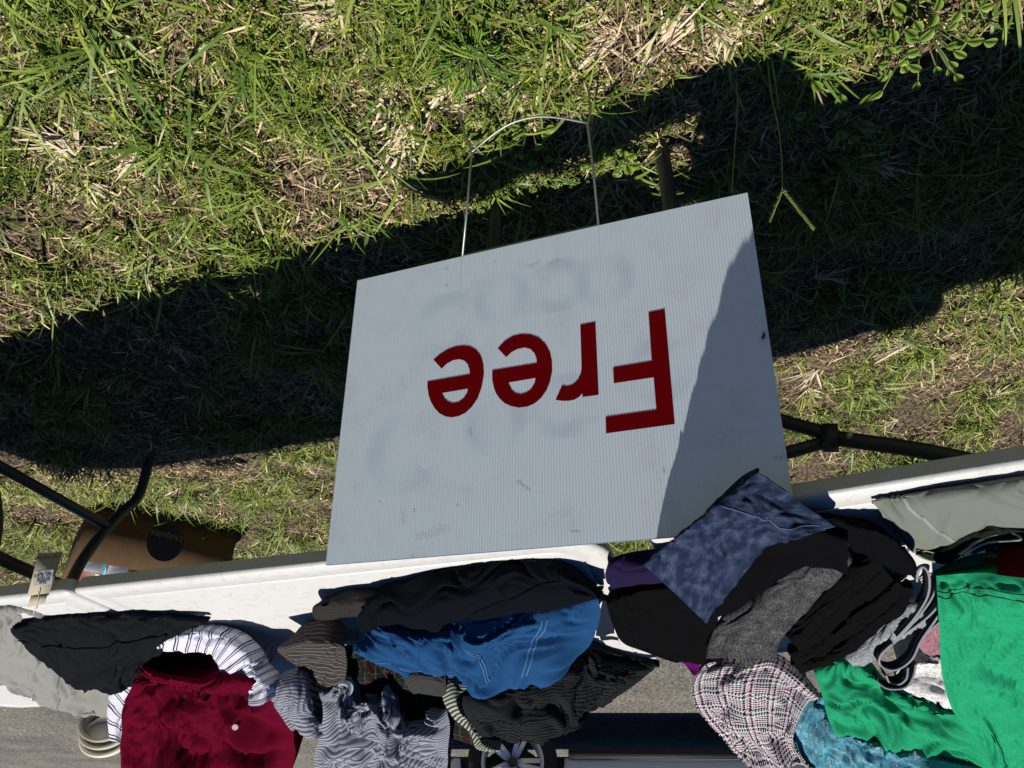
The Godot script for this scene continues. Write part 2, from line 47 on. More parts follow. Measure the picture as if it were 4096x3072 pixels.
	"paisley_blouse": [7, 7, [-528, 778, -1459, -553, 787, -1449, -565, 834, -1443, -590, 844, -1433, -615, 857, -1422, -663, 877, -1402, -773, 908, -1355, -513, 798, -1423, -538, 807, -1413, -550, 854, -1408, -575, 864, -1397, -600, 877, -1386, -648, 897, -1366, -758, 928, -1319, -498, 825, -1451, -529, 833, -1438, -550, 871, -1429, -575, 883, -1418, -606, 896, -1406, -652, 913, -1386, -764, 939, -1338, -501, 852, -1493, -535, 864, -1479, -562, 890, -1467, -589, 900, -1456, -616, 913, -1444, -666, 924, -1424, -781, 946, -1375, -534, 887, -1533, -559, 898, -1523, -580, 911, -1514, -605, 918, -1503, -632, 925, -1492, -683, 934, -1470, -803, 950, -1419, -543, 847, -1554, -568, 856, -1543, -589, 867, -1534, -614, 874, -1524, -641, 880, -1512, -692, 887, -1491, -812, 900, -1440, -554, 767, -1579, -579, 778, -1569, -600, 791, -1560, -625, 798, -1550, -652, 805, -1538, -703, 814, -1516, -823, 830, -1465]],
	"green_sleeve": [7, 7, [-512, 757, -1357, -537, 749, -1325, -567, 756, -1312, -586, 768, -1304, -612, 803, -1304, -647, 817, -1289, -687, 840, -1272, -497, 777, -1321, -521, 769, -1289, -552, 776, -1276, -570, 788, -1268, -597, 823, -1268, -631, 837, -1253, -671, 860, -1236, -513, 808, -1347, -530, 802, -1318, -557, 803, -1307, -583, 815, -1296, -613, 833, -1294, -646, 854, -1280, -695, 883, -1259, -529, 840, -1384, -545, 833, -1355, -571, 832, -1344, -600, 840, -1332, -629, 857, -1320, -662, 877, -1305, -717, 904, -1282, -548, 861, -1408, -570, 865, -1399, -593, 871, -1389, -620, 881, -1378, -649, 894, -1365, -684, 908, -1350, -748, 927, -1323, -557, 825, -1428, -578, 829, -1419, -602, 833, -1409, -629, 842, -1398, -657, 853, -1386, -693, 865, -1371, -757, 881, -1344, -568, 741, -1454, -589, 745, -1445, -613, 751, -1435, -640, 761, -1424, -668, 774, -1411, -704, 788, -1397, -768, 807, -1369]],
	"green_tshirt": [9, 7, [-516, 759, -911, -527, 761, -901, -541, 763, -890, -559, 765, -882, -576, 771, -875, -598, 778, -866, -629, 789, -852, -520, 782, -931, -533, 785, -920, -549, 788, -908, -567, 790, -900, -584, 795, -893, -606, 800, -884, -638, 810, -870, -541, 808, -988, -558, 811, -975, -574, 815, -963, -593, 817, -955, -611, 819, -947, -633, 823, -938, -663, 830, -925, -574, 835, -1071, -592, 838, -1058, -612, 841, -1044, -632, 843, -1036, -651, 845, -1028, -674, 847, -1018, -704, 850, -1005, -621, 864, -1160, -641, 868, -1151, -657, 871, -1134, -676, 873, -1126, -695, 874, -1118, -718, 876, -1108, -748, 878, -1095, -678, 887, -1233, -696, 899, -1226, -709, 902, -1221, -726, 903, -1213, -744, 904, -1206, -763, 905, -1197, -791, 907, -1186, -725, 927, -1301, -738, 931, -1295, -752, 931, -1289, -766, 932, -1283, -779, 933, -1277, -797, 934, -1270, -824, 935, -1259, -733, 881, -1321, -746, 884, -1315, -760, 885, -1309, -774, 885, -1304, -788, 886, -1298, -806, 887, -1290, -833, 888, -1279, -744, 807, -1347, -757, 811, -1341, -771, 811, -1335, -785, 812, -1329, -799, 813, -1323, -817, 814, -1316, -843, 815, -1305]],
	"green_inside": [3, 4, [-532, 746, -937, -555, 735, -938, -586, 725, -936, -615, 722, -934, -542, 741, -954, -564, 735, -956, -594, 729, -954, -617, 733, -944, -522, 755, -919, -534, 758, -909, -554, 761, -895, -575, 765, -886]],
	"sage_leggings": [7, 7, [-415, 703, -817, -430, 703, -808, -446, 703, -799, -478, 703, -785, -515, 703, -769, -555, 703, -753, -586, 703, -741, -413, 707, -812, -427, 708, -803, -444, 709, -793, -476, 709, -779, -513, 710, -764, -552, 711, -747, -583, 712, -734, -430, 710, -832, -438, 715, -818, -453, 719, -806, -478, 718, -790, -515, 719, -774, -554, 721, -757, -585, 722, -744, -454, 711, -871, -461, 718, -856, -477, 722, -844, -498, 722, -824, -530, 721, -805, -570, 726, -788, -601, 727, -775, -506, 722, -930, -508, 724, -918, -518, 726, -903, -531, 725, -887, -548, 719, -868, -577, 717, -856, -635, 728, -831, -515, 707, -950, -517, 708, -938, -526, 710, -923, -539, 709, -907, -556, 704, -889, -586, 702, -876, -643, 712, -851, -525, 704, -976, -528, 704, -964, -537, 704, -949, -550, 704, -933, -567, 704, -915, -597, 704, -902, -654, 704, -877]],
	"olive_jersey": [6, 7, [-519, 704, -949, -531, 705, -934, -544, 703, -914, -559, 703, -890, -588, 703, -875, -614, 703, -874, -651, 708, -865, -511, 724, -930, -522, 725, -914, -536, 722, -897, -554, 716, -879, -584, 713, -866, -607, 722, -856, -641, 728, -842, -520, 730, -931, -528, 731, -917, -541, 729, -906, -562, 724, -892, -588, 720, -875, -611, 725, -865, -645, 731, -851, -557, 727, -959, -567, 725, -955, -575, 722, -940, -595, 718, -932, -610, 720, -915, -632, 720, -906, -671, 724, -889, -565, 711, -979, -576, 709, -975, -584, 707, -961, -604, 703, -952, -618, 705, -935, -640, 705, -926, -679, 709, -909, -576, 704, -1005, -587, 704, -1001, -595, 704, -986, -615, 704, -978, -629, 704, -961, -651, 704, -952, -690, 704, -935]],
	"red_top": [4, 4, [-609, 703, -945, -623, 703, -941, -650, 703, -932, -689, 703, -919, -606, 712, -938, -619, 713, -933, -646, 715, -921, -683, 718, -906, -605, 725, -944, -618, 726, -939, -644, 730, -928, -680, 736, -912, -607, 742, -960, -620, 744, -954, -644, 753, -944, -679, 762, -929]],
	"blue_scarf": [5, 4, [-588, 703, -946, -594, 703, -934, -602, 703, -924, -610, 703, -925, -580, 723, -928, -588, 719, -919, -596, 719, -910, -602, 722, -907, -584, 723, -931, -591, 721, -923, -597, 722, -915, -603, 724, -912, -593, 708, -951, -599, 706, -943, -606, 707, -935, -611, 708, -933, -604, 704, -977, -610, 704, -969, -617, 704, -961, -622, 704, -959]],
}
var T1O := Vector3(-0.1150, 0.0000, -0.9310)
var T1A := 0.27402
var T2O := Vector3(-0.1550, 0.0000, -0.9015)
var T2A := 0.40143
var S_TL := Vector3(-0.31246, 0.74640, -0.79034)
var S_A := Vector3(0.92876, -0.06367, -0.36516)
var S_B := Vector3(-0.00994, -0.98906, 0.14718)
var S_N := Vector3(0.37054, 0.13307, 0.91924)
var LETTER := [
	[[0.14477, 0.30049, 0.12324, 0.30114, 0.12302, 0.13815, 0.20954, 0.13754, 0.20922, 0.16018, 0.14411, 0.16051, 0.14444, 0.20511, 0.19640, 0.20518, 0.19631, 0.22808, 0.14536, 0.22856], [9, 0, 1, 9, 1, 2, 2, 3, 4, 2, 4, 5, 2, 5, 6, 9, 2, 6, 9, 6, 7, 7, 8, 9]],
	[[0.23867, 0.30024, 0.21752, 0.30051, 0.21724, 0.19206, 0.23872, 0.19233, 0.23890, 0.19753, 0.24397, 0.19281, 0.24997, 0.19029, 0.25826, 0.18984, 0.26657, 0.19112, 0.27591, 0.19395, 0.26651, 0.21348, 0.25882, 0.21118, 0.25109, 0.21273, 0.24531, 0.21741, 0.24112, 0.22447, 0.23883, 0.23473], [15, 0, 1, 15, 1, 2, 15, 2, 3, 15, 3, 4, 15, 4, 5, 5, 6, 7, 5, 7, 8, 5, 8, 9, 5, 9, 10, 5, 10, 11, 5, 11, 12, 5, 12, 13, 5, 13, 14, 5, 14, 15]],
	[[0.30188, 0.25297, 0.30256, 0.26046, 0.30572, 0.26920, 0.31140, 0.27623, 0.31963, 0.28001, 0.33042, 0.27974, 0.33943, 0.27647, 0.34734, 0.26997, 0.36044, 0.28642, 0.34994, 0.29636, 0.33791, 0.30177, 0.32515, 0.30239, 0.31177, 0.29942, 0.29891, 0.29200, 0.28943, 0.28040, 0.28324, 0.26734, 0.28028, 0.25282, 0.28013, 0.23645, 0.28303, 0.22258, 0.28828, 0.20992, 0.29621, 0.19989, 0.30549, 0.19323, 0.31581, 0.19024, 0.32794, 0.19065, 0.33916, 0.19446, 0.33339, 0.21317, 0.32563, 0.21016, 0.31761, 0.21103, 0.31065, 0.21493, 0.30579, 0.22238, 0.30403, 0.23073, 0.34352, 0.23037, 0.33911, 0.21949, 0.33339, 0.21317, 0.33916, 0.19446, 0.34912, 0.20059, 0.35637, 0.20851, 0.36192, 0.21733, 0.36538, 0.22699, 0.36782, 0.23842, 0.36817, 0.25335], [6, 7, 8, 5, 6, 8, 4, 5, 8, 4, 8, 9, 3, 4, 9, 3, 9, 10, 3, 10, 11, 2, 3, 11, 2, 11, 12, 1, 2, 12, 1, 12, 13, 0, 1, 13, 0, 13, 14, 0, 14, 15, 0, 15, 16, 40, 0, 16, 40, 16, 17, 17, 18, 19, 17, 19, 20, 17, 20, 21, 17, 21, 22, 17, 22, 23, 17, 23, 24, 24, 25, 26, 24, 26, 27, 24, 27, 28, 17, 24, 28, 17, 28, 29, 17, 29, 30, 40, 17, 30, 40, 30, 31, 40, 31, 32, 32, 33, 34, 40, 32, 34, 40, 34, 35, 40, 35, 36, 40, 36, 37, 40, 37, 38, 38, 39, 40]],
	[[0.40258, 0.25320, 0.40364, 0.26171, 0.40659, 0.26984, 0.41254, 0.27665, 0.42029, 0.27996, 0.42988, 0.28011, 0.43970, 0.27642, 0.44785, 0.26972, 0.46208, 0.28661, 0.45191, 0.29383, 0.43973, 0.29948, 0.42704, 0.30187, 0.41469, 0.30114, 0.40387, 0.29795, 0.39414, 0.29070, 0.38666, 0.28009, 0.38212, 0.26518, 0.38088, 0.24804, 0.38366, 0.22994, 0.38902, 0.21430, 0.39774, 0.20219, 0.40734, 0.19459, 0.41823, 0.19113, 0.42860, 0.19118, 0.43806, 0.19400, 0.44778, 0.20016, 0.45590, 0.20945, 0.44067, 0.22195, 0.43431, 0.21578, 0.42664, 0.21240, 0.41846, 0.21299, 0.41121, 0.21701, 0.40630, 0.22397, 0.40472, 0.23112, 0.44494, 0.23082, 0.44067, 0.22195, 0.45590, 0.20945, 0.46227, 0.22007, 0.46687, 0.23203, 0.46917, 0.24376, 0.46977, 0.25302], [6, 7, 8, 5, 6, 8, 4, 5, 8, 4, 8, 9, 3, 4, 9, 3, 9, 10, 3, 10, 11, 2, 3, 11, 2, 11, 12, 1, 2, 12, 1, 12, 13, 0, 1, 13, 0, 13, 14, 0, 14, 15, 0, 15, 16, 0, 16, 17, 40, 0, 17, 40, 17, 18, 18, 19, 20, 18, 20, 21, 18, 21, 22, 18, 22, 23, 18, 23, 24, 24, 25, 26, 24, 26, 27, 24, 27, 28, 24, 28, 29, 24, 29, 30, 18, 24, 30, 18, 30, 31, 18, 31, 32, 18, 32, 33, 40, 18, 33, 40, 33, 34, 40, 34, 35, 40, 35, 36, 40, 36, 37, 40, 37, 38, 38, 39, 40]],
]
var SCUFF := [[0.3305, 0.0897, 0.025, 220, 2], [0.4002, 0.1711, 0.012, 250, 2], [0.4468, 0.4133, 0.006, 260, 1.5], [0.3705, 0.4341, 0.004, 180, 2], [0.4782, 0.0673, 0.006, 270, 1], [0.1402, 0.0853, 0.008, 270, 1.2], [0.0169, 0.0810, 0.020, 180, 3], [0.2603, 0.0177, 0.012, 190, 1.5], [0.2847, 0.4073, 0.020, 165, 4], [0.5336, 0.0828, 0.005, 225, 1], [0.4120, 0.0674, 0.005, 300, 1], [0.6082, 0.4407, 0.030, 300, 6], [0.3145, 0.4102, 0.020, 160, 5], [0.4533, 0.4430, 0.010, 210, 4], [0.4735, 0.0277, 0.050, 172, 6], [0.4983, 0.0659, 0.020, 250, 5], [0.4754, 0.0056, 0.006, 270, 2]]
var FLY := [0.0063, 0.2368]
var GHOST := [[0.4432, 0.3406, 0.052, 1], [0.3557, 0.3689, 0.042, 0], [0.2695, 0.3708, 0.04, 0], [0.2022, 0.3637, 0.04, 0], [0.5032, 0.1489, 0.055, 1], [0.3633, 0.1742, 0.042, 0], [0.2637, 0.1849, 0.042, 0], [0.1361, 0.2140, 0.042, 0]]
var STAKE := [[Vector3(0.0767, 0.2961, -0.8840), Vector3(0.0765, 0.2724, -0.8805), Vector3(0.0666, 0.2350, -0.8086), Vector3(0.0624, 0.1500, -0.7922), Vector3(0.0612, 0.1350, -0.7891), Vector3(0.0698, 0.1050, -0.7889), Vector3(0.0806, 0.0600, -0.7936), Vector3(0.0879, 0.0120, -0.7991), Vector3(0.0936, -0.0300, -0.8107)], [Vector3(-0.1246, 0.3099, -0.8049), Vector3(-0.1248, 0.2862, -0.8014), Vector3(-0.1185, 0.2100, -0.7642), Vector3(-0.1149, 0.1250, -0.7567), Vector3(-0.1148, 0.1100, -0.7548), Vector3(-0.1197, 0.0850, -0.7514), Vector3(-0.1202, 0.0450, -0.7539), Vector3(-0.1180, 0.0080, -0.7556), Vector3(-0.1193, -0.0300, -0.7661)], [Vector3(0.0612, 0.1350, -0.7871), Vector3(0.0449, 0.1280, -0.7763), Vector3(0.0219, 0.1220, -0.7594), Vector3(-0.0045, 0.1180, -0.7453), Vector3(-0.0380, 0.1150, -0.7387), Vector3(-0.0719, 0.1130, -0.7425), Vector3(-0.1141, 0.1100, -0.7538)], [Vector3(0.0764, 0.2640, -0.8792), Vector3(-0.0245, 0.2706, -0.8395), Vector3(-0.1249, 0.2778, -0.8001)]]
var OLIVE_EDGE := [[Vector3(-0.5500, 0.7375, -0.8990), Vector3(-0.5607, 0.7314, -0.8944), Vector3(-0.5719, 0.7269, -0.8896), Vector3(-0.5803, 0.7289, -0.8774), Vector3(-0.5932, 0.7300, -0.8719), Vector3(-0.6036, 0.7300, -0.8675), Vector3(-0.6042, 0.7261, -0.8673), Vector3(-0.6000, 0.7220, -0.8691), Vector3(-0.5960, 0.7187, -0.8707), Vector3(-0.5873, 0.7197, -0.8744), Vector3(-0.5733, 0.7219, -0.8804), Vector3(-0.5611, 0.7268, -0.8856), Vector3(-0.5555, 0.7305, -0.8966), Vector3(-0.5463, 0.7359, -0.9006)], [Vector3(-0.5101, 0.7259, -0.9159), Vector3(-0.5140, 0.7257, -0.9143), Vector3(-0.5206, 0.7292, -0.9114)], [Vector3(-0.5043, 0.7285, -0.9184), Vector3(-0.5083, 0.7333, -0.9167), Vector3(-0.5138, 0.7377, -0.9143), Vector3(-0.5192, 0.7403, -0.9120)], [Vector3(-0.5430, 0.7231, -0.8933), Vector3(-0.5476, 0.7212, -0.8913), Vector3(-0.5522, 0.7194, -0.8893)]]
var STRAP := [[Vector3(-0.5717, 0.7061, -1.0668), Vector3(-0.5665, 0.6991, -1.0473), Vector3(-0.5698, 0.6972, -1.0350), Vector3(-0.5775, 0.7078, -1.0426), Vector3(-0.5837, 0.7250, -1.0726), Vector3(-0.5761, 0.7440, -1.1084), Vector3(-0.5666, 0.7594, -1.1559)], [Vector3(-0.5998, 0.7034, -1.0549), Vector3(-0.5887, 0.7304, -1.0813), Vector3(-0.5767, 0.7501, -1.1299), Vector3(-0.5708, 0.7571, -1.1541)], [Vector3(-0.6013, 0.7316, -1.0651), Vector3(-0.5907, 0.7459, -1.1022), Vector3(-0.5743, 0.7575, -1.1526)], [Vector3(-0.6049, 0.7381, -1.0744), Vector3(-0.6002, 0.7521, -1.1090), Vector3(-0.5932, 0.7681, -1.1446), Vector3(-0.5876, 0.7852, -1.1687), Vector3(-0.5803, 0.7929, -1.1936), Vector3(-0.5692, 0.7933, -1.2091), Vector3(-0.5577, 0.7837, -1.2140), Vector3(-0.5536, 0.7746, -1.1940), Vector3(-0.5632, 0.7645, -1.1682)], [Vector3(-0.6167, 0.7460, -1.1020), Vector3(-0.6091, 0.7514, -1.1161), Vector3(-0.5996, 0.7595, -1.1310)], [Vector3(-0.6026, 0.7870, -1.1949), Vector3(-0.5990, 0.8035, -1.2073), Vector3(-0.5902, 0.8155, -1.2219), Vector3(-0.5692, 0.8155, -1.2308), Vector3(-0.5584, 0.8055, -1.2354), Vector3(-0.5592, 0.7985, -1.2351)], [Vector3(-0.5918, 0.7914, -1.1995), Vector3(-0.5899, 0.8054, -1.2112), Vector3(-0.5827, 0.8106, -1.2251), Vector3(-0.5724, 0.8068, -1.2295), Vector3(-0.5658, 0.7975, -1.2214)]]
var BOX := [Vector3(0.9742, 0.0080, -2.5695), Vector3(1.3643, 0.0080, -2.3094)]
var BOXF := [0.479, 0.461]
var TAG := [Vector3(0.7358, 0.6411, -1.1442), Vector3(0.6913, 0.6422, -1.1317), Vector3(0.7028, 0.7005, -1.1515), Vector3(0.7412, 0.7016, -1.1623)]
var TAG2 := [Vector3(0.7361, 0.7008, -1.1630), Vector3(0.7064, 0.6995, -1.1546), Vector3(0.7154, 0.7107, -1.1686), Vector3(0.7440, 0.7152, -1.1766)]
var TAG_STRING := [Vector3(0.7212, 0.6966, -1.1536), Vector3(0.7200, 0.7016, -1.1553), Vector3(0.7234, 0.7086, -1.1625), Vector3(0.7299, 0.7132, -1.1737), Vector3(0.7418, 0.7155, -1.1926), Vector3(0.7647, 0.7087, -1.2302)]
var SHOE := [Vector3(1.0559, 0.7613, -2.0496), Vector3(0.9153, 0.7730, -2.0100)]
var CAR := Vector3(-0.004, -0.1, -6.470)
var BARE := [[0.717, -0.874, 0.130, 0.100], [0.639, -1.117, 0.100, 0.060], [0.623, -0.771, 0.100, 0.050], [0.308, -0.917, 0.100, 0.050], [0.252, -0.843, 0.120, 0.040], [-0.079, -0.730, 0.160, 0.060], [-0.229, -0.692, 0.140, 0.060], [-0.320, -0.672, 0.100, 0.050], [0.039, -0.761, 0.080, 0.050], [0.946, -1.043, 0.080, 0.060], [0.583, -1.984, 0.200, 0.100], [-0.681, -1.508, 0.100, 0.080], [-1.183, -1.711, 0.150, 0.100], [1.313, -1.910, 0.200, 0.100], [-1.104, -1.488, 0.120, 0.080], [0.807, -1.373, 0.200, 0.100], [0.150, -0.874, 0.080, 0.040], [-0.258, -0.952, 0.050, 0.120]]
var LUSH := [[0.395, -0.748, 0.120, 0.100], [0.074, -0.672, 0.100, 0.100], [0.849, -1.131, 0.140, 0.080], [0.528, -1.146, 0.150, 0.080], [0.476, -0.818, 0.120, 0.080], [0.268, -0.705, 0.120, 0.080], [-0.470, -0.672, 0.140, 0.060], [0.588, -0.895, 0.100, 0.060], [1.140, -2.145, 0.150, 0.150], [1.789, -2.769, 0.500, 0.300], [0.976, -2.426, 0.300, 0.200], [-0.828, -1.391, 0.200, 0.120]]
var FANS := [[-0.293, -0.668], [-0.249, -0.696], [-0.213, -0.709], [-0.061, -0.761], [-0.001, -0.748], [0.069, -0.808], [0.173, -0.853], [0.194, -0.813], [-0.113, -0.761], [-0.333, -0.648], [0.286, -0.660], [0.758, -0.833], [0.696, -0.874], [-0.131, -0.748], [0.030, -0.895], [0.735, -1.110], [-0.039, -0.696]]
var WEEDS := [
	["leafy_weed", "leafy weed with oval pale green leaves at the edge of the sunlit grass", Vector3(-0.6201, 0.0000, -0.6717), 26, 0.085, 0.026, 0.015, Color(0.12, 0.2, 0.022), Color(0.21, 0.31, 0.05), false, 0.09],
	["leafy_weed", "low cluster of oval leaves half in shade beside the leafy weed", Vector3(-0.5793, 0.0000, -0.7004), 14, 0.055, 0.026, 0.016, Color(0.12, 0.2, 0.022), Color(0.21, 0.31, 0.05), false, 0.07],
	["round_leaf_weed", "weed with round leaves just beside the arched stake wire", Vector3(-0.0301, 0.0000, -0.8280), 9, 0.04, 0.016, 0.017, Color(0.14, 0.24, 0.02), Color(0.24, 0.34, 0.04), false, 0.05],
	["round_leaf_weed", "pair of big notched leaves right of the stake in a patch of sun", Vector3(-0.1949, 0.0000, -0.8955), 5, 0.02, 0.022, 0.02, Color(0.14, 0.24, 0.02), Color(0.24, 0.34, 0.04), false, 0.045],
	["clover_plant", "bright clover patch beside the wire stake, at the edge of the table shadow", Vector3(0.0536, 0.0000, -0.9632), 26, 0.055, 0.008, 0.008, Color(0.13, 0.22, 0.03), Color(0.22, 0.32, 0.06), true, 0.045],
	["clover_plant", "clover leaves under the arch of the stake wire", Vector3(-0.0672, 0.0000, -0.9174), 16, 0.055, 0.009, 0.009, Color(0.13, 0.22, 0.03), Color(0.22, 0.32, 0.06), true, 0.04],
	["clover_plant", "clover growing beside the notched leaves in the strip of sun", Vector3(-0.1573, 0.0000, -0.8901), 14, 0.04, 0.009, 0.009, Color(0.13, 0.22, 0.03), Color(0.22, 0.32, 0.06), true, 0.04],
	["yellow_herb", "yellow-green herb left of the bent stake wire", Vector3(0.1102, 0.0000, -0.8636), 26, 0.045, 0.007, 0.006, Color(0.15, 0.18, 0.015), Color(0.24, 0.26, 0.02), true, 0.04],
	["lance_leaf_weed", "clump of narrow bright leaves in front of the stake", Vector3(0.0598, 0.0000, -0.6838), 65, 0.06, 0.024, 0.0065, Color(0.08, 0.17, 0.015), Color(0.16, 0.28, 0.03), false, 0.06],
	["round_leaf_weed", "weed with a few round leaves in the dry patch left of the stake", Vector3(0.1993, 0.0000, -0.7940), 7, 0.045, 0.018, 0.016, Color(0.09, 0.15, 0.02), Color(0.15, 0.22, 0.04), false, 0.05],
	["leafy_weed", "dim leafy weed deep in the table shadow", Vector3(-0.5403, 0.0000, -0.8182), 10, 0.06, 0.032, 0.02, Color(0.12, 0.2, 0.022), Color(0.21, 0.31, 0.05), false, 0.06],
]
var STALKS := [
	["tall grass stalk with a forked seed head catching the sun", [Vector3(-0.3974, 0.0000, -0.7216), Vector3(-0.3898, 0.0800, -0.7266), Vector3(-0.3776, 0.1800, -0.7113), Vector3(-0.3606, 0.2700, -0.6969), Vector3(-0.3457, 0.3300, -0.6847)], [Vector3(-0.3270, 0.3700, -0.7003), Vector3(-0.3778, 0.3850, -0.6988)]],
	["thin bare grass stalk rising beside the bottom corner of the sign", [Vector3(-0.3552, 0.0000, -0.7479), Vector3(-0.3455, 0.0800, -0.7531), Vector3(-0.3270, 0.1700, -0.7548), Vector3(-0.3055, 0.2700, -0.7476)], []],
	["dark grass stalk with a seed head in the sunlit lawn, photo upper left", [Vector3(0.5340, 0.0000, -0.7706), Vector3(0.5375, 0.0600, -0.7868), Vector3(0.5550, 0.1200, -0.8206), Vector3(0.5888, 0.1600, -0.8727)], [Vector3(0.6204, 0.1900, -0.9356)]],
	["second dark grass stalk with a seed head beside the first in the sunlit lawn", [Vector3(0.4403, 0.0000, -0.7940), Vector3(0.4497, 0.0500, -0.8041), Vector3(0.4652, 0.0900, -0.8160)], [Vector3(0.5132, 0.1200, -0.8538)]],
	["long thin stalk lying in the shade right of the sign", [Vector3(-0.7063, 0.0000, -0.8741), Vector3(-0.6978, 0.0500, -0.9075), Vector3(-0.6997, 0.1000, -0.9468), Vector3(-0.7313, 0.1400, -1.0230)], []],
]

# ---------------------------------------------------------------- helpers
func numbered(n: String) -> String:
	if not names.has(n):
		names[n] = 0
		return n
	names[n] += 1
	return "%s_%03d" % [n, names[n]]

func thing(called: String, label: String, category: String, at := Vector3.ZERO, group := "") -> Node3D:
	var o := Node3D.new()
	o.name = numbered(called)
	add_child(o)
	o.position = at
	o.set_meta("label", label)
	o.set_meta("category", category)
	if group != "":
		o.set_meta("group", group)
	return o

func lin(r: float, g: float, b: float) -> Color:
	return Color(r, g, b).linear_to_srgb()

func mat(c: Color, rough := 0.8, metal := 0.0) -> StandardMaterial3D:
	var m := StandardMaterial3D.new()
	m.albedo_color = c
	m.roughness = rough
	m.metallic = metal
	m.cull_mode = BaseMaterial3D.CULL_DISABLED
	return m

func part(called: String, mesh: Mesh, m: Material, parent: Node) -> MeshInstance3D:
	var o := MeshInstance3D.new()
	o.name = called
	o.mesh = mesh
	o.material_override = m
	parent.add_child(o, true)
	return o

func structure(called: String, mesh: Mesh, m: Material) -> MeshInstance3D:
	var o := part(called, mesh, m, self)
	o.set_meta("kind", "structure")
	return o

func begin() -> SurfaceTool:
	var st := SurfaceTool.new()
	st.begin(Mesh.PRIMITIVE_TRIANGLES)
	return st

func quad(st: SurfaceTool, a: Vector3, b: Vector3, c: Vector3, d: Vector3) -> void:
	for v in [a, b, c, a, c, d]:
		st.add_vertex(v)

# a box given by centre, half axes; edges chamfered a little
func add_box(st: SurfaceTool, c: Vector3, x: Vector3, y: Vector3, z: Vector3) -> void:
	for s in [-1.0, 1.0]:
		quad(st, c + x * s - y * s - z, c + x * s + y * s - z, c + x * s + y * s + z, c + x * s - y * s + z)
		quad(st, c + y * s - z * s - x, c + y * s + z * s - x, c + y * s + z * s + x, c + y * s - z * s + x)
		quad(st, c + z * s - x * s - y, c + z * s + x * s - y, c + z * s + x * s + y, c + z * s - x * s + y)

func flat_mesh(st: SurfaceTool) -> ArrayMesh:
	st.generate_normals()
	return st.commit()

func catmull(p: Array, t: float) -> Vector3:
	var n := p.size() - 1
	var i := int(clampf(floorf(t * n), 0, n - 1))
	var f := t * n - i
	var p1: Vector3 = p[i]
	var p2: Vector3 = p[i + 1]
	var p0: Vector3 = p[i - 1] if i > 0 else p1 * 2.0 - p2
	var p3: Vector3 = p[i + 2] if i + 2 <= n else p2 * 2.0 - p1
	return p1.cubic_interpolate(p2, p0, p3, f)

# smooth tube through points
func tube(pts: Array, radius: float, sides := 10, steps := 0, end_radius := -1.0) -> ArrayMesh:
	var path: Array = []
	if steps > 0:
		for i in steps + 1:
			path.append(catmull(pts, float(i) / steps))
	else:
		path = pts
	var er := radius if end_radius < 0.0 else end_radius
	var st := begin()
	st.set_smooth_group(0)
	var prev := Vector3.UP
	var rings: Array = []
	for i in path.size():
		var a: Vector3 = path[maxi(i - 1, 0)]
		var b: Vector3 = path[mini(i + 1, path.size() - 1)]
		var t := (b - a).normalized()
		var n := prev - t * prev.dot(t)
		if n.length() < 0.05:
			n = Vector3.RIGHT - t * t.x
			if n.length() < 0.05:
				n = Vector3.FORWARD - t * t.dot(Vector3.FORWARD)
		n = n.normalized()
		prev = n
		var bn := t.cross(n)
		var r: float = lerpf(radius, er, float(i) / maxf(path.size() - 1, 1))
		var ring: Array = []
		for k in sides:
			var an := TAU * k / sides
			ring.append(path[i] + (n * cos(an) + bn * sin(an)) * r)
		rings.append(ring)
	for i in rings.size() - 1:
		for k in sides:
			var k2 := (k + 1) % sides
			quad(st, rings[i][k], rings[i][k2], rings[i + 1][k2], rings[i + 1][k])
	for e in [0, rings.size() - 1]:
		for k in range(1, sides - 1):
			st.add_vertex(rings[e][0]); st.add_vertex(rings[e][k + 1 if e == 0 else k]); st.add_vertex(rings[e][k if e == 0 else k + 1])
	st.index()
	st.generate_normals()
	return st.commit()

func seam_image(freq: float, w: int, sd: int, oct := 3) -> Image:
	var n := FastNoiseLite.new()
	n.seed = sd
	n.frequency = freq
	n.fractal_octaves = oct
	return n.get_seamless_image(w, w, false, false, 0.15)

func normal_tex(img: Image, scale: float) -> ImageTexture:
	img.convert(Image.FORMAT_RGBA8)
	img.bump_map_to_normal_map(scale)
	return ImageTexture.create_from_image(img)

func ramp_tex(img: Image, a: Color, b: Color) -> ImageTexture:
	var w := img.get_width()
	var o := Image.create(w, w, false, Image.FORMAT_RGB8)
	for y in w:
		for x in w:
			o.set_pixel(x, y, a.lerp(b, clampf((img.get_pixel(x, y).r - 0.2) / 0.6, 0, 1)))
	return ImageTexture.create_from_image(o)

# ---------------------------------------------------------------- cloth
func cloth_mat(c: Color, tile := 0.02, nstr := 0.6, sheen := 0.0) -> StandardMaterial3D:
	var m := mat(c, 0.95)
	m.specular_mode = BaseMaterial3D.SPECULAR_SCHLICK_GGX
	m.metallic_specular = 0.02
	m.normal_enabled = true
	m.normal_texture = weave_n
	m.normal_scale = nstr
	m.uv1_scale = Vector3(1.0 / tile, 1.0 / tile, 1)
	if sheen > 0.0:
		m.rim_enabled = true
		m.rim = sheen
		m.rim_tint = 0.6
	return m

func pattern_mat(img: Image, tile: float, nstr := 0.0) -> StandardMaterial3D:
	var m := mat(Color.WHITE, 0.95)
	m.metallic_specular = 0.02
	img.generate_mipmaps()
	m.albedo_texture = ImageTexture.create_from_image(img)
	m.uv1_scale = Vector3(1.0 / tile, 1.0 / tile, 1)
	return m

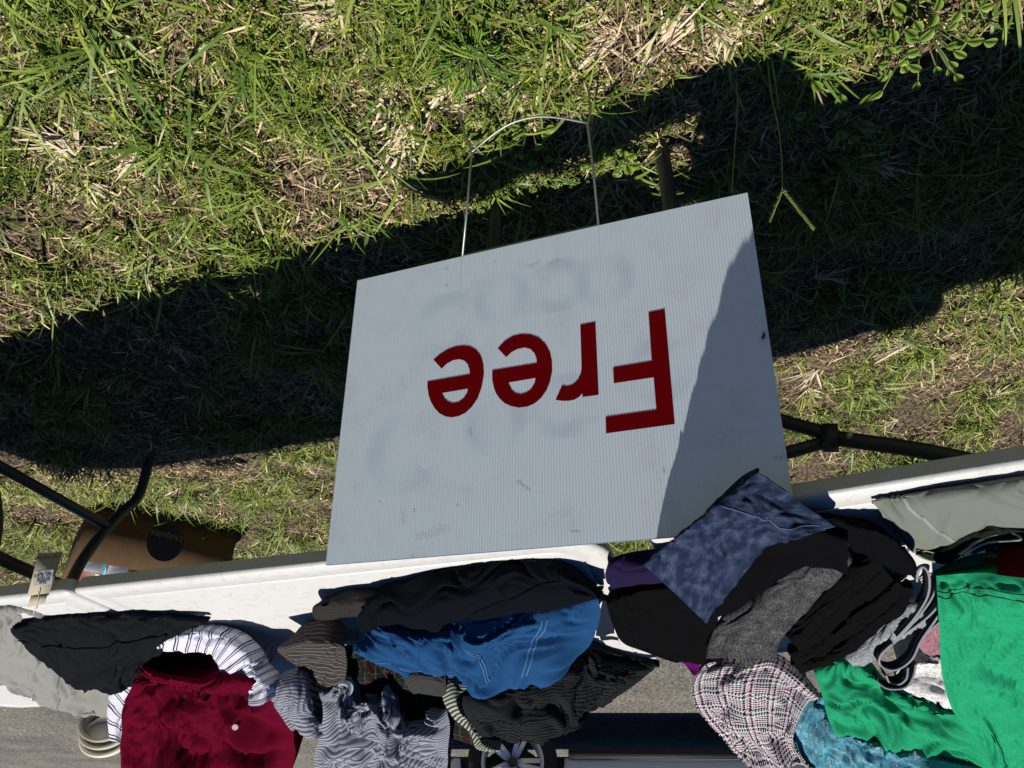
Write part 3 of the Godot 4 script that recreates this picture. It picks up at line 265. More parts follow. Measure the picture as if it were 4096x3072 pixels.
# control net (millimetres, rows x columns) -> smooth folded cloth. fold = [angle in degrees, broad mm, crease mm, fine mm]
func drape(net: Array, fold: Array, sd: int, res := Vector2i(84, 70)) -> Dictionary:
	var rows: int = net[0]
	var cols: int = net[1]
	var d: Array = net[2]
	var ctrl: Array = []
	for r in rows:
		var line: Array = []
		for c in cols:
			var k := (r * cols + c) * 3
			line.append(Vector3(d[k], d[k + 1], d[k + 2]) * 0.001)
		var fin: Array = []
		for i in res.x + 1:
			fin.append(catmull(line, float(i) / res.x))
		ctrl.append(fin)
	var nu := res.x + 1
	var nv := res.y + 1
	var pos := PackedVector3Array()
	pos.resize(nu * nv)
	for i in nu:
		var col: Array = []
		for r in rows:
			col.append(ctrl[r][i])
		for j in nv:
			pos[j * nu + i] = catmull(col, float(j) / res.y)
	var lu := 0.0
	var lv := 0.0
	for j in nv:
		for i in nu:
			if i > 0:
				lu += pos[j * nu + i].distance_to(pos[j * nu + i - 1])
			if j > 0:
				lv += pos[j * nu + i].distance_to(pos[(j - 1) * nu + i])
	lu /= nv
	lv /= nu
	var uv := PackedVector2Array()
	uv.resize(nu * nv)
	for j in nv:
		for i in nu:
			uv[j * nu + i] = Vector2(lu * i / (nu - 1), lv * j / (nv - 1))
	var nrm := normals_of(pos, nu, nv)
	var ca := cos(deg_to_rad(fold[0]))
	var sa := sin(deg_to_rad(fold[0]))
	var off := float(sd) * 7.31
	for j in nv:
		for i in nu:
			var k := j * nu + i
			var q := uv[k]
			var wx := warp.get_noise_2d(q.x * 9.0 + off, q.y * 9.0) * 0.05
			var wy := warp.get_noise_2d(q.x * 9.0 - off, q.y * 9.0 + 40.0) * 0.05
			var a := (q.x + wx) * ca + (q.y + wy) * sa
			var b := -(q.x + wx) * sa + (q.y + wy) * ca
			var h1 := broad.get_noise_2d(a * 4.0 + off, b * 10.0)
			var c2 := crease.get_noise_2d(a * 3.4 - off, b * 9.5 + off)
			var c3 := crease.get_noise_2d(a * 5.5 + 50.0, b * 7.5 - off)
			# crumple: facets between sharp creases
			var ce := cell.get_noise_2d((a + wx) * 5.5 + off, (b + wy) * 17.0 - off)
			var h2 := 0.8 * (pow(clampf(ce + 1.0, 0.0, 1.0), 0.7) - 0.45) - 0.5 * smoothstep(0.16, 0.0, absf(c2)) + 0.35 * smoothstep(0.14, 0.0, absf(c3))
			var h3 := fine.get_noise_2d(a * 25.0 + off, b * 45.0)
			var edge := smoothstep(0.0, 9.0, minf(minf(i, nu - 1 - i), minf(j, nv - 1 - j) + 1.0)) * 0.88 + 0.12
			pos[k] += nrm[k] * (h1 * fold[1] + h2 * fold[2] + h3 * fold[3]) * 0.001 * edge
	nrm = normals_of(pos, nu, nv)
	return {"pos": pos, "nrm": nrm, "uv": uv, "nu": nu, "nv": nv}

func normals_of(pos: PackedVector3Array, nu: int, nv: int) -> PackedVector3Array:
	var nrm := PackedVector3Array()
	nrm.resize(nu * nv)
	for j in nv:
		for i in nu:
			var du := pos[j * nu + mini(i + 1, nu - 1)] - pos[j * nu + maxi(i - 1, 0)]
			var dv := pos[mini(j + 1, nv - 1) * nu + i] - pos[maxi(j - 1, 0) * nu + i]
			var n := dv.cross(du)
			nrm[j * nu + i] = n.normalized() if n.length() > 1e-12 else Vector3.UP
	# columns run from photo left to right, rows away from the viewer; make normals face the viewer / sky
	var s := Vector3.ZERO
	for n in nrm:
		s += n
	if s.dot(Vector3(0, 1, 0.6)) < 0.0:
		for k in nrm.size():
			nrm[k] = -nrm[k]
	return nrm

# sheet with thickness: outer skin, inner skin, rims
func cloth_mesh(s: Dictionary, thick := 0.003) -> ArrayMesh:
	var pos: PackedVector3Array = s.pos
	var nrm: PackedVector3Array = s.nrm
	var uv: PackedVector2Array = s.uv
	var nu: int = s.nu
	var nv: int = s.nv
	var n := nu * nv
	var P := PackedVector3Array(pos)
	var N := PackedVector3Array(nrm)
	var U := PackedVector2Array(uv)
	for k in n:
		P.append(pos[k] - nrm[k] * thick)
		N.append(-nrm[k])
		U.append(uv[k])
	var I := PackedInt32Array()
	# wind the outer skin clockwise as seen along its normals
	var m := (nv / 2) * nu + nu / 2
	var cw := (pos[m + nu] - pos[m]).cross(pos[m + 1] - pos[m]).dot(nrm[m]) > 0.0
	var o1 := 0 if cw else n
	var o2 := n if cw else 0
	for j in nv - 1:
		for i in nu - 1:
			var a := j * nu + i
			for t in [a, a + 1, a + nu + 1, a, a + nu + 1, a + nu]:
				I.append(t + o1)
			for t in [a, a + nu + 1, a + 1, a, a + nu, a + nu + 1]:
				I.append(t + o2)
	var loop := PackedInt32Array()
	for i in nu: loop.append(i)
	for j in range(1, nv): loop.append(j * nu + nu - 1)
	for i in range(nu - 2, -1, -1): loop.append((nv - 1) * nu + i)
	for j in range(nv - 2, -1, -1): loop.append(j * nu)
	for k in loop.size() - 1:
		var a := loop[k]
		var b := loop[k + 1]
		for t in [a, b, b + n, a, b + n, a + n]:
			I.append(t)
	var arr := []
	arr.resize(Mesh.ARRAY_MAX)
	arr[Mesh.ARRAY_VERTEX] = P
	arr[Mesh.ARRAY_NORMAL] = N
	arr[Mesh.ARRAY_TEX_UV] = U
	arr[Mesh.ARRAY_INDEX] = I
	var am := ArrayMesh.new()
	am.add_surface_from_arrays(Mesh.PRIMITIVE_TRIANGLES, arr)
	return am

func on(s: Dictionary, u: float, v: float, lift := 0.0) -> Vector3:
	var fx: float = clampf(u, 0, 1) * (s.nu - 1)
	var fy: float = clampf(v, 0, 1) * (s.nv - 1)
	var i := mini(int(fx), s.nu - 2)
	var j := mini(int(fy), s.nv - 2)
	var a: float = fx - i
	var b: float = fy - j
	var nu: int = s.nu
	var k := j * nu + i
	var p: Vector3 = s.pos[k].lerp(s.pos[k + 1], a).lerp(s.pos[k + nu].lerp(s.pos[k + nu + 1], a), b)
	return p + s.nrm[k] * lift

# a raised line of stitching over a drape
func seam(s: Dictionary, path: Array, width: float, m: Material, parent: Node, called := "seam") -> void:
	var pts: Array = []
	for i in 41:
		var t := float(i) / 40.0 * (path.size() - 1)
		var k := mini(int(t), path.size() - 2)
		var q: Vector2 = path[k].lerp(path[k + 1], t - k)
		pts.append(on(s, q.x, q.y, 0.0004))
	part(called, tube(pts, width * 0.5, 6), m, parent)

func garment(key: String, called: String, label: String, category: String, m: Material, fold: Array, sd: int, group := "clothes heaped on the folding tables", thick := 0.003, parent: Node3D = null, pname := "cloth") -> Dictionary:
	var t: Node3D = parent
	if t == null:
		t = thing(called, label, category, Vector3.ZERO, group)
	var s := drape(NET[key], fold, sd)
	var pos: PackedVector3Array = s.pos
	if parent == null:
		var c := Vector3.ZERO
		var lo := 10.0
		for p in pos:
			c += p
			lo = minf(lo, p.y)
		c /= pos.size()
		t.position = Vector3(c.x, lo, c.z)
	for k in pos.size():
		pos[k] -= t.position
	s["pos"] = pos
	part(pname, cloth_mesh(s, thick), m, t)
	s["node"] = t
	return s

# ---------------------------------------------------------------- plants
func blade(st: SurfaceTool, base: Vector3, az: float, lean: float, length: float, width: float, droop: float, col: Color, segs := 4) -> void:
	var d := Vector3(cos(az), 0, sin(az))
	var side := Vector3(-sin(az), 0, cos(az)).rotated(d, rng.randf_range(-0.7, 0.7))
	var p := base
	var ang := lean
	var prev_l := p - side * width * 0.35
	var prev_r := p + side * width * 0.35
	for i in segs:
		var t := float(i + 1) / segs
		p += (Vector3.UP * cos(ang) + d * sin(ang)) * (length / segs)
		if p.y < 0.004:
			p.y = 0.004 + rng.randf() * 0.004
		ang = minf(ang + droop / segs, 1.75)
		var w := width * (0.5 * (1.0 - t * t * t)) + 0.0002
		var l := p - side * w
		var r := p + side * w
		st.set_color(col)
		quad(st, prev_l, prev_r, r, l)
		prev_l = l
		prev_r = r

func grass_col(kind: int) -> Color:
	var r := rng.randf()
	match kind:
		0: # fresh
			return Color(0.065, 0.11, 0.010).lerp(Color(0.34, 0.40, 0.062), r * r)
		1: # long, bluish
			return Color(0.06, 0.12, 0.014).lerp(Color(0.27, 0.36, 0.06), r * r)
		_: # straw
			return Color(0.09, 0.055, 0.028).lerp(Color(0.68, 0.53, 0.31), r * r)

func tuft_mesh(kind: int) -> ArrayMesh:
	var st := begin()
	if kind == 0:
		for k in 7:
			var c := Vector3(rng.randfn(0, 0.05), -0.002, rng.randfn(0, 0.05))
			var az := rng.randf() * TAU
			for i in 15:
				var a := az + rng.randfn(0, 1.1)
				var dry := rng.randf() < 0.08
				blade(st, c + Vector3(rng.randfn(0, 0.013), 0, rng.randfn(0, 0.013)), a, rng.randf_range(0.35, 1.25), rng.randf_range(0.02, 0.065), rng.randf_range(0.0018, 0.0036), rng.randf_range(0.2, 1.2), grass_col(2 if dry else 0), 3)
	elif kind == 1:
		var az := rng.randf() * TAU
		for i in 15:
			var a := az + rng.randfn(0, 1.3)
			blade(st, Vector3(rng.randfn(0, 0.012), -0.002, rng.randfn(0, 0.012)), a, rng.randf_range(0.45, 1.2), rng.randf_range(0.05, 0.15), rng.randf_range(0.0028, 0.0058), rng.randf_range(0.3, 1.1), grass_col(1 if i % 3 else 0), 6)
	elif kind == 2:
		for i in 95:
			var a := rng.randf() * TAU
			blade(st, Vector3(rng.randfn(0, 0.055), rng.randf_range(0.001, 0.012), rng.randfn(0, 0.055)), a, rng.randf_range(1.25, 1.6), rng.randf_range(0.008, 0.04), rng.randf_range(0.0012, 0.0034), rng.randf_range(-0.1, 0.3), grass_col(2), 2)
	elif kind == 3: # pale dead fan
		var a0 := rng.randf() * TAU
		for i in 16:
			var c := Color(0.42, 0.34, 0.22).lerp(Color(0.62, 0.54, 0.40), rng.randf())
			blade(st, Vector3(rng.randfn(0, 0.006), 0.006, rng.randfn(0, 0.006)), a0 + rng.randfn(0, 0.55), rng.randf_range(1.25, 1.5), rng.randf_range(0.03, 0.085), rng.randf_range(0.003, 0.0055), 0.15, c, 4)
	else: # tiny round-leaved ground herb
		for i in 22:
			var p := Vector3(rng.randfn(0, 0.018), rng.randf_range(0.008, 0.03), rng.randfn(0, 0.018))
			leaf(st, p, Vector3(rng.randfn(0, 1), 0.25, rng.randfn(0, 1)).normalized(), 0.0065, 0.0055, Color(0.10, 0.15, 0.015).lerp(Color(0.20, 0.24, 0.02), rng.randf()))
	st.generate_normals()
	return st.commit()

func leaf(st: SurfaceTool, base: Vector3, dir: Vector3, length: float, width: float, col: Color) -> void:
	var side := dir.cross(Vector3.UP)
	if side.length() < 0.05:
		side = Vector3.RIGHT
	side = side.normalized()
	var up := side.cross(dir).normalized()
	var prof := [0.0, 0.55, 0.95, 1.0, 0.75, 0.0]
	for s in [-1.0, 1.0]:
		for i in 5:
			var t0 := float(i) / 5
			var t1 := float(i + 1) / 5
			var m0 := base + dir * length * t0 - Vector3.UP * length * 0.25 * t0 * t0
			var m1 := base + dir * length * t1 - Vector3.UP * length * 0.25 * t1 * t1
			var e0: Vector3 = m0 + (side * s + up * 0.35) * width * 0.5 * prof[i]
			var e1: Vector3 = m1 + (side * s + up * 0.35) * width * 0.5 * prof[i + 1]
			st.set_color(col)
			quad(st, m0, m1, e1, e0)

func leaf_mat() -> StandardMaterial3D:
	var m := mat(Color.WHITE, 0.5)
	m.vertex_color_use_as_albedo = true
	m.backlight_enabled = true
	m.backlight = Color(0.22, 0.30, 0.06)
	return m

func ground_y(x: float, z: float) -> float:
	return 0.075 * clampf(x, -2.0, 2.0) * (1.0 - smoothstep(1.75, 2.35, -z)) + 0.2 * clampf(x - 0.85, 0.0, 0.7) * (1.0 - smoothstep(1.65, 2.05, -z)) + broad.get_noise_2d(x * 2.2, z * 2.2) * 0.012 + fine.get_noise_2d(x * 9.0, z * 9.0) * 0.003

func scatter(called: String, label: String, category: String, kind: int, spots: Array, m: Material, variants: int, group := "") -> void:
	var root := Node3D.new()
	root.name = numbered(called)
	add_child(root)
	root.set_meta("label", label)
	root.set_meta("category", category)
	root.set_meta("kind", "stuff")
	for v in variants:
		var mm := MultiMesh.new()
		mm.transform_format = MultiMesh.TRANSFORM_3D
		mm.use_colors = false
		mm.mesh = tuft_mesh(kind)
		var mine: Array = []
		for i in range(v, spots.size(), variants):
			mine.append(spots[i])
		mm.instance_count = mine.size()
		for i in mine.size():
			var s: Vector3 = mine[i]
			var b := Basis(Vector3.UP, rng.randf() * TAU).scaled(Vector3.ONE * s.y)
			mm.set_instance_transform(i, Transform3D(b, Vector3(s.x, ground_y(s.x, s.z), s.z)))
		var o := MultiMeshInstance3D.new()
		o.name = "clump" if v == 0 else "clump_%03d" % v
		o.multimesh = mm
		o.material_override = m
		root.add_child(o, true)
		o.set_meta("kind", "stuff")

func plant(called: String, label: String, at: Vector3, n: int, spread: float, l: float, w: float, c0: Color, c1: Color, m: Material, trefoil := false, h := 0.05) -> void:
	var t := thing(called, label, "plant", Vector3(at.x, ground_y(at.x, at.z), at.z), "broad-leaved weeds in the lawn")
	var stem_m := mat(lin(0.09, 0.13, 0.03), 0.6)
	var sts := begin()
	for i in n:
		var a := i * 2.4 + rng.randf() * 1.6
		var r := spread * sqrt((i + 0.5) / n) * rng.randf_range(0.5, 1.15)
		var tip := Vector3(cos(a) * r, h * rng.randf_range(0.5, 1.1), sin(a) * r)
		var st := begin()
		if trefoil:
			for k in 3:
				var b := a + k * TAU / 3
				leaf(st, tip, Vector3(cos(b), 0.15, sin(b)).normalized(), l, w, c0.lerp(c1, rng.randf()))
		else:
			leaf(st, tip, Vector3(cos(a), rng.randf_range(0.0, 0.6), sin(a)).normalized(), l * rng.randf_range(0.7, 1.15), w * rng.randf_range(0.8, 1.1), c0.lerp(c1, rng.randf()))
		st.generate_normals()
		part("leaf", st.commit(), m, t)
		sts.append_from(tube([Vector3(tip.x * 0.2, -0.004, tip.z * 0.2), tip * Vector3(0.6, 0.7, 0.6), tip], 0.0011, 5), 0, Transform3D.IDENTITY)
	part("stem", sts.commit(), stem_m, t)

# ---------------------------------------------------------------- tables
func rounded_outline(x0: float, x1: float, y0: float, y1: float, r: Array, inset: float) -> Array:
	# corners in order (x0,y0) (x1,y0) (x1,y1) (x0,y1)
	var out: Array = []
	var cs := [Vector2(x0, y0), Vector2(x1, y0), Vector2(x1, y1), Vector2(x0, y1)]
	var sg := [Vector2(1, 1), Vector2(-1, 1), Vector2(-1, -1), Vector2(1, -1)]
	for k in 4:
		var rr: float = maxf(r[k], 0.006)
		var c: Vector2 = cs[k] + sg[k] * rr
		var re := maxf(rr - inset, 0.002)
		var cc: Vector2 = c
		if inset > rr:
			cc = cs[k] + sg[k] * (inset + 0.002)
		for i in 9:
			var a := PI + k * PI / 2 + i * PI / 16
			out.append(cc + Vector2(cos(a), sin(a)) * re)
	return out

func panel_mesh(x0: float, x1: float, r: Array) -> ArrayMesh:
	# local frame: x along the table, y(plan) across it, height up
	var rings: Array = []
	for q in [[0.075, 0.0], [0.045, 0.0], [0.0405, 0.0], [0.0395, -0.0016], [0.0375, -0.0016], [0.0365, 0.0], [0.013, 0.0], [0.0075, -0.0005], [0.004, -0.0017], [0.0015, -0.0037], [0.0003, -0.0062], [0.0002, -0.0078], [0.0006, -0.0090], [0.0044, -0.0240], [0.0052, -0.0252], [0.007, -0.0264], [0.010, -0.027], [0.016, -0.0265], [0.020, -0.018]]:
		var ring: Array = []
		for p in rounded_outline(x0, x1, 0.0, 0.70, r, q[0]):
			ring.append(Vector3(p.x, q[1], p.y))
		rings.append(ring)
	var st := begin()
	st.set_smooth_group(0)
	for i in rings.size() - 1:
		var n: int = rings[i].size()
		for k in n:
			var k2 := (k + 1) % n
			quad(st, rings[i][k], rings[i][k2], rings[i + 1][k2], rings[i + 1][k])
	for e in [[0, 0.0], [rings.size() - 1, -0.018]]:
		var ring: Array = rings[e[0]]
		var c := Vector3((x0 + x1) / 2, e[1], 0.35)
		for k in ring.size():
			var k2 := (k + 1) % ring.size()
			st.add_vertex(c); st.add_vertex(ring[k2 if e[0] == 0 else k]); st.add_vertex(ring[k if e[0] == 0 else k2])
	st.index()
	st.generate_normals()
	return st.commit()

func leg_tube(parent: Node, called: String, pts: Array, r: float, m: Material, steps := 24) -> void:
	part(called, tube(pts, r, 12, steps), m, parent)

func table(o: Vector3, ang: float, x0: float, xm: float, x1: float, label: String, mt: Material, ml: Material, frames: Array) -> Node3D:
	var t := thing("folding_table", label, "table", o, "white folding tables")
	# local x runs along the near edge, local z (mapped from plan y) away from the viewer = -z
	t.rotation.y = ang
	var big := 0.085
	for h in 2:
		var a := x0 if h == 0 else xm + 0.0015
		var b := xm - 0.0015 if h == 0 else x1
		var r := [big, 0.014, 0.014, big] if h == 0 else [0.014, big, big, 0.014]
		var p := part("tabletop_panel", panel_mesh(a, b, r), mt, t)
		p.scale = Vector3(1, 1, -1)
		p.position.y = 0.70
	for f in frames:
		var s: float = f[0]
		var lo: float = f[1]
		for q in [0.035, 0.585]:
			var c := 0.235 if q < 0.3 else 0.465
			leg_tube(t, "leg", [Vector3(s, -0.08, -q), Vector3(s, 0.1, -q), Vector3(s, 0.21, -q), Vector3(s, 0.28, -lerpf(q, c, 0.35)), Vector3(s, 0.37, -lerpf(q, c, 0.75)), Vector3(s, 0.46, -c), Vector3(s, 0.56, -c), Vector3(s, 0.678, -c)], 0.0128, ml, 30)
		leg_tube(t, "crossbar", [Vector3(s, 0.325, -0.13), Vector3(s, 0.325, -0.53)], 0.0115, ml, 0)
		leg_tube(t, "crossbar", [Vector3(s, 0.50, -0.235), Vector3(s, 0.50, -0.465)], 0.013, ml, 0)
		if is_zero_approx(lo):
			continue
		# folding brace up to the underside
		var e: float = s + lo * 0.16
		var e2: float = s + lo * 0.55
		leg_tube(t, "brace", [Vector3(s, 0.325, -0.35), Vector3(s + lo * 0.08, 0.39, -0.35), Vector3(e, 0.44, -0.35)], 0.012, ml, 8)
		leg_tube(t, "brace", [Vector3(s, 0.47, -0.35), Vector3(e, 0.452, -0.35)], 0.011, ml, 0)
		leg_tube(t, "brace", [Vector3(e, 0.446, -0.35), Vector3(s + lo * 0.33, 0.52, -0.35), Vector3(e2, 0.655, -0.35)], 0.013, ml, 12)
		var st := begin()
		add_box(st, Vector3(e, 0.447, -0.35), Vector3(0.012 * lo, 0.003, 0), Vector3(-0.004 * lo, 0.018, 0), Vector3(0, 0, 0.017))
		part("hinge", flat_mesh(st), ml, t)
		var rv := SphereMesh.new()
		rv.radius = 0.006
		rv.height = 0.012
		rv.radial_segments = 12
		rv.rings = 6
		var ro := part("rivet", rv, mat(lin(0.5, 0.5, 0.5), 0.35, 1.0), t)
		ro.position = Vector3(e + lo * 0.028, 0.458, -0.333)
	return t

# ---------------------------------------------------------------- cloth patterns
func stripe_image(w: int, base: Color, lines: Array, horizontal := false) -> Image:
	var im := Image.create(w, w, true, Image.FORMAT_RGB8)
	im.fill(base)
	for l in lines:
		var r := Rect2i(int(l[0] * w), 0, maxi(int(l[1] * w), 1), w)
		if horizontal:
			r = Rect2i(0, int(l[0] * w), w, maxi(int(l[1] * w), 1))
		im.fill_rect(r, l[2])
	return im

func heather_image(a: Color, b: Color, sd: int, streak := 1.0, size := 256) -> Image:
	var r := RandomNumberGenerator.new()
	r.seed = sd
	var im := Image.create(size, size, true, Image.FORMAT_RGB8)
	var n := FastNoiseLite.new()
	n.seed = sd
	n.frequency = 0.035
	for y in size:
		for x in size:
			var v := clampf(r.randf() * 0.75 + n.get_noise_2d(x * streak, y) * 0.22 + 0.12, 0, 1)
			im.set_pixel(x, y, a.lerp(b, v))
	return im

func acid_image(a: Color, b: Color) -> Image:
	var im := Image.create(512, 512, true, Image.FORMAT_RGB8)
	var n := seam_image(0.022, 512, 31, 5)
	var f := seam_image(0.25, 512, 32, 2)
	for y in 512:
		for x in 512:
			var v := clampf((n.get_pixel(x, y).r - 0.3) * 1.7 * (0.55 + 0.9 * f.get_pixel(x, y).r), 0, 1)
			im.set_pixel(x, y, a.lerp(b, v))
	return im

func houndstooth_image() -> Image:
	# glen check: a 4+4 houndstooth block alternating with fine lines, crossed by magenta lines
	var w := 512
	var im := Image.create(w, w, true, Image.FORMAT_RGB8)
	var white := lin(0.50, 0.48, 0.50)
	var black := lin(0.012, 0.010, 0.016)
	var pink := lin(0.33, 0.02, 0.12)
	for y in w:
		for x in w:
			var tx := x / 8
			var ty := y / 8
			var bx := (tx / 16) % 2
			var by := (ty / 16) % 2
			var warp_dark := (tx / (4 if bx == 0 else 2)) % 2 == 0
			var weft_dark := (ty / (4 if by == 0 else 2)) % 2 == 0
			var over := ((tx + ty) / 2) % 2 == 0
			var dark := warp_dark if over else weft_dark
			var c := black if dark else white
			if (tx % 32 == 8 or ty % 32 == 24) and dark:
				c = pink
			im.set_pixel(x, y, c)
	return im

func tartan_image() -> Image:
	var w := 256
	var im := Image.create(w, w, true, Image.FORMAT_RGB8)
	im.fill(lin(0.012, 0.012, 0.014))
	for k in 4:
		im.fill_rect(Rect2i(k * 64 + 6, 0, 4, w), lin(0.07, 0.055, 0.03))
		im.fill_rect(Rect2i(0, k * 64 + 6, w, 4), lin(0.07, 0.055, 0.03))
		im.fill_rect(Rect2i(k * 64 + 34, 0, 12, w), lin(0.010, 0.022, 0.018) if k % 2 else lin(0.035, 0.008, 0.008))
		im.fill_rect(Rect2i(0, k * 64 + 34, w, 12), lin(0.010, 0.022, 0.018) if k % 2 else lin(0.035, 0.01, 0.008))
	return im

func paisley_image(ground: Color, line: Color, light: Color, sd: int) -> Image:
	var w := 512
	var im := Image.create(w, w, true, Image.FORMAT_RGB8)
	im.fill(ground)
	var r := RandomNumberGenerator.new()
	r.seed = sd
	for k in 260:
		var c := Vector2(r.randf() * w, r.randf() * w)
		var rad := r.randf_range(7, 26)
		var petals := r.randi_range(4, 7)
		var ph := r.randf() * TAU
		var fillc := light if r.randf() < 0.5 else ground
		for yy in range(-30, 31):
			for xx in range(-30, 31):
				var q := Vector2(xx, yy)
				var a := q.angle()
				var edge := rad * (0.78 + 0.22 * cos(a * petals + ph))
				var d := q.length()
				if d > edge + 1.5:
					continue
				var px := posmod(int(c.x) + xx, w)
				var py := posmod(int(c.y) + yy, w)
				if absf(d - edge) < 1.6 or absf(d - edge * 0.45) < 1.0:
					im.set_pixel(px, py, line)
				else:
					im.set_pixel(px, py, fillc)
	return im

func grid_image() -> Image:
	var im := Image.create(128, 128, true, Image.FORMAT_RGB8)
	im.fill(lin(0.018, 0.017, 0.018))
	for k in 8:
		im.fill_rect(Rect2i(k * 16, 0, 2, 128), lin(0.05, 0.045, 0.045))
		im.fill_rect(Rect2i(0, k * 16, 128, 2), lin(0.05, 0.045, 0.045))
	return im

func ribbon(pts: Array, up: Vector3, width: float, thick: float, m: Material, parent: Node3D, called: String) -> void:
	var st := begin()
	st.set_smooth_group(0)
	var n := 36
	var prev: Array = []
	for i in n + 1:
		var t := float(i) / n
		var p := catmull(pts, t) - parent.position
		var d := (catmull(pts, minf(t + 0.01, 1.0)) - catmull(pts, maxf(t - 0.01, 0.0))).normalized()
		var s := d.cross(up).normalized() * thick * 0.5
		var u := up * width * 0.5
		var ring := [p - u - s, p - u * 0.9 + s, p + u * 0.9 + s, p + u - s * 0.2, p + u * 0.9 - s]
		if i > 0:
			for k in 5:
				quad(st, prev[k], prev[(k + 1) % 5], ring[(k + 1) % 5], ring[k])
		prev = ring
	st.index()
	st.generate_normals()
	part(called, st.commit(), m, parent)

func text_part(txt: String, size: float, m: Material, parent: Node, xf: Transform3D, called := "lettering", bold := 400) -> void:
	var f := SystemFont.new()
	f.font_names = PackedStringArray(["Droid Sans"])
	f.font_weight = bold
	var tm := TextMesh.new()
	tm.text = txt
	tm.font = f
	tm.font_size = 64
	tm.pixel_size = size / 64.0
	tm.depth = 0.0002
	var o := part(called, tm, m, parent)
	o.transform = xf

# ---------------------------------------------------------------- scene
func _ready() -> void:
	rng.seed = 20240611
	for n in [[crease, 3], [broad, 11], [fine, 5], [warp, 8]]:
		n[0].seed = n[1]
		n[0].frequency = 1.0
		n[0].fractal_octaves = 1
	fine.fractal_octaves = 2
	cell.seed = 21
	cell.frequency = 1.0
	cell.noise_type = FastNoiseLite.TYPE_CELLULAR
	cell.cellular_return_type = FastNoiseLite.RETURN_DISTANCE2_SUB
	cell.cellular_jitter = 0.9
	cell.fractal_type = FastNoiseLite.FRACTAL_NONE
	# camera: held upside down, pitched down over the lawn
	var cam := Camera3D.new()
	cam.name = "camera"
	cam.fov = 52.96
	cam.near = 0.02
	cam.far = 400.0
	var th := deg_to_rad(33.5)
	var fw := Vector3(0, -sin(th), -cos(th))
	var upv := Vector3(0, cos(th), -sin(th))
	cam.transform = Transform3D(Basis(Vector3(-1, 0, 0), -upv, -fw), Vector3(0, 1.082, 0))
	add_child(cam)
	cam.current = true
	# sky and exposure
	var env := Environment.new()
	var sky := Sky.new()
	var sm := ProceduralSkyMaterial.new()
	sm.sky_top_color = Color(0.22, 0.41, 0.70)
	sm.sky_horizon_color = Color(0.56, 0.69, 0.84)
	sm.sky_curve = 0.12
	sm.ground_bottom_color = Color(0.10, 0.10, 0.08)
	sm.ground_horizon_color = Color(0.40, 0.45, 0.45)
	sm.sun_angle_max = 1.0
	sm.energy_multiplier = 1.0
	sky.sky_material = sm
	env.background_mode = Environment.BG_SKY
	env.sky = sky
	env.background_energy_multiplier = 0.34
	env.tonemap_mode = Environment.TONE_MAPPER_LINEAR
	env.tonemap_exposure = 1.28
	env.sdfgi_enabled = true
	env.ssao_enabled = true
	env.ssil_enabled = true
	var we := WorldEnvironment.new()
	we.name = "world_environment"
	we.environment = env
	add_child(we)
	# sun: almost overhead, a little from the right of the upright view and from behind the tables
	var sun := DirectionalLight3D.new()
	sun.name = "sun"
	sun.light_energy = 1.5
	sun.light_color = Color(1.0, 0.975, 0.93)
	sun.light_angular_distance = 0.5
	sun.shadow_enabled = true
	add_child(sun)
	sun.look_at_from_position(Vector3(0.20, 1.0, -0.025) * 20.0, Vector3.ZERO, Vector3.RIGHT)

	weave_n = normal_tex(seam_image(0.18, 128, 4, 2), 3.0)
	build_setting()
	build_tables()
	build_sign()
	build_fly()
	build_clothes()
	build_box_and_tag()
	build_car()
	build_lawn()

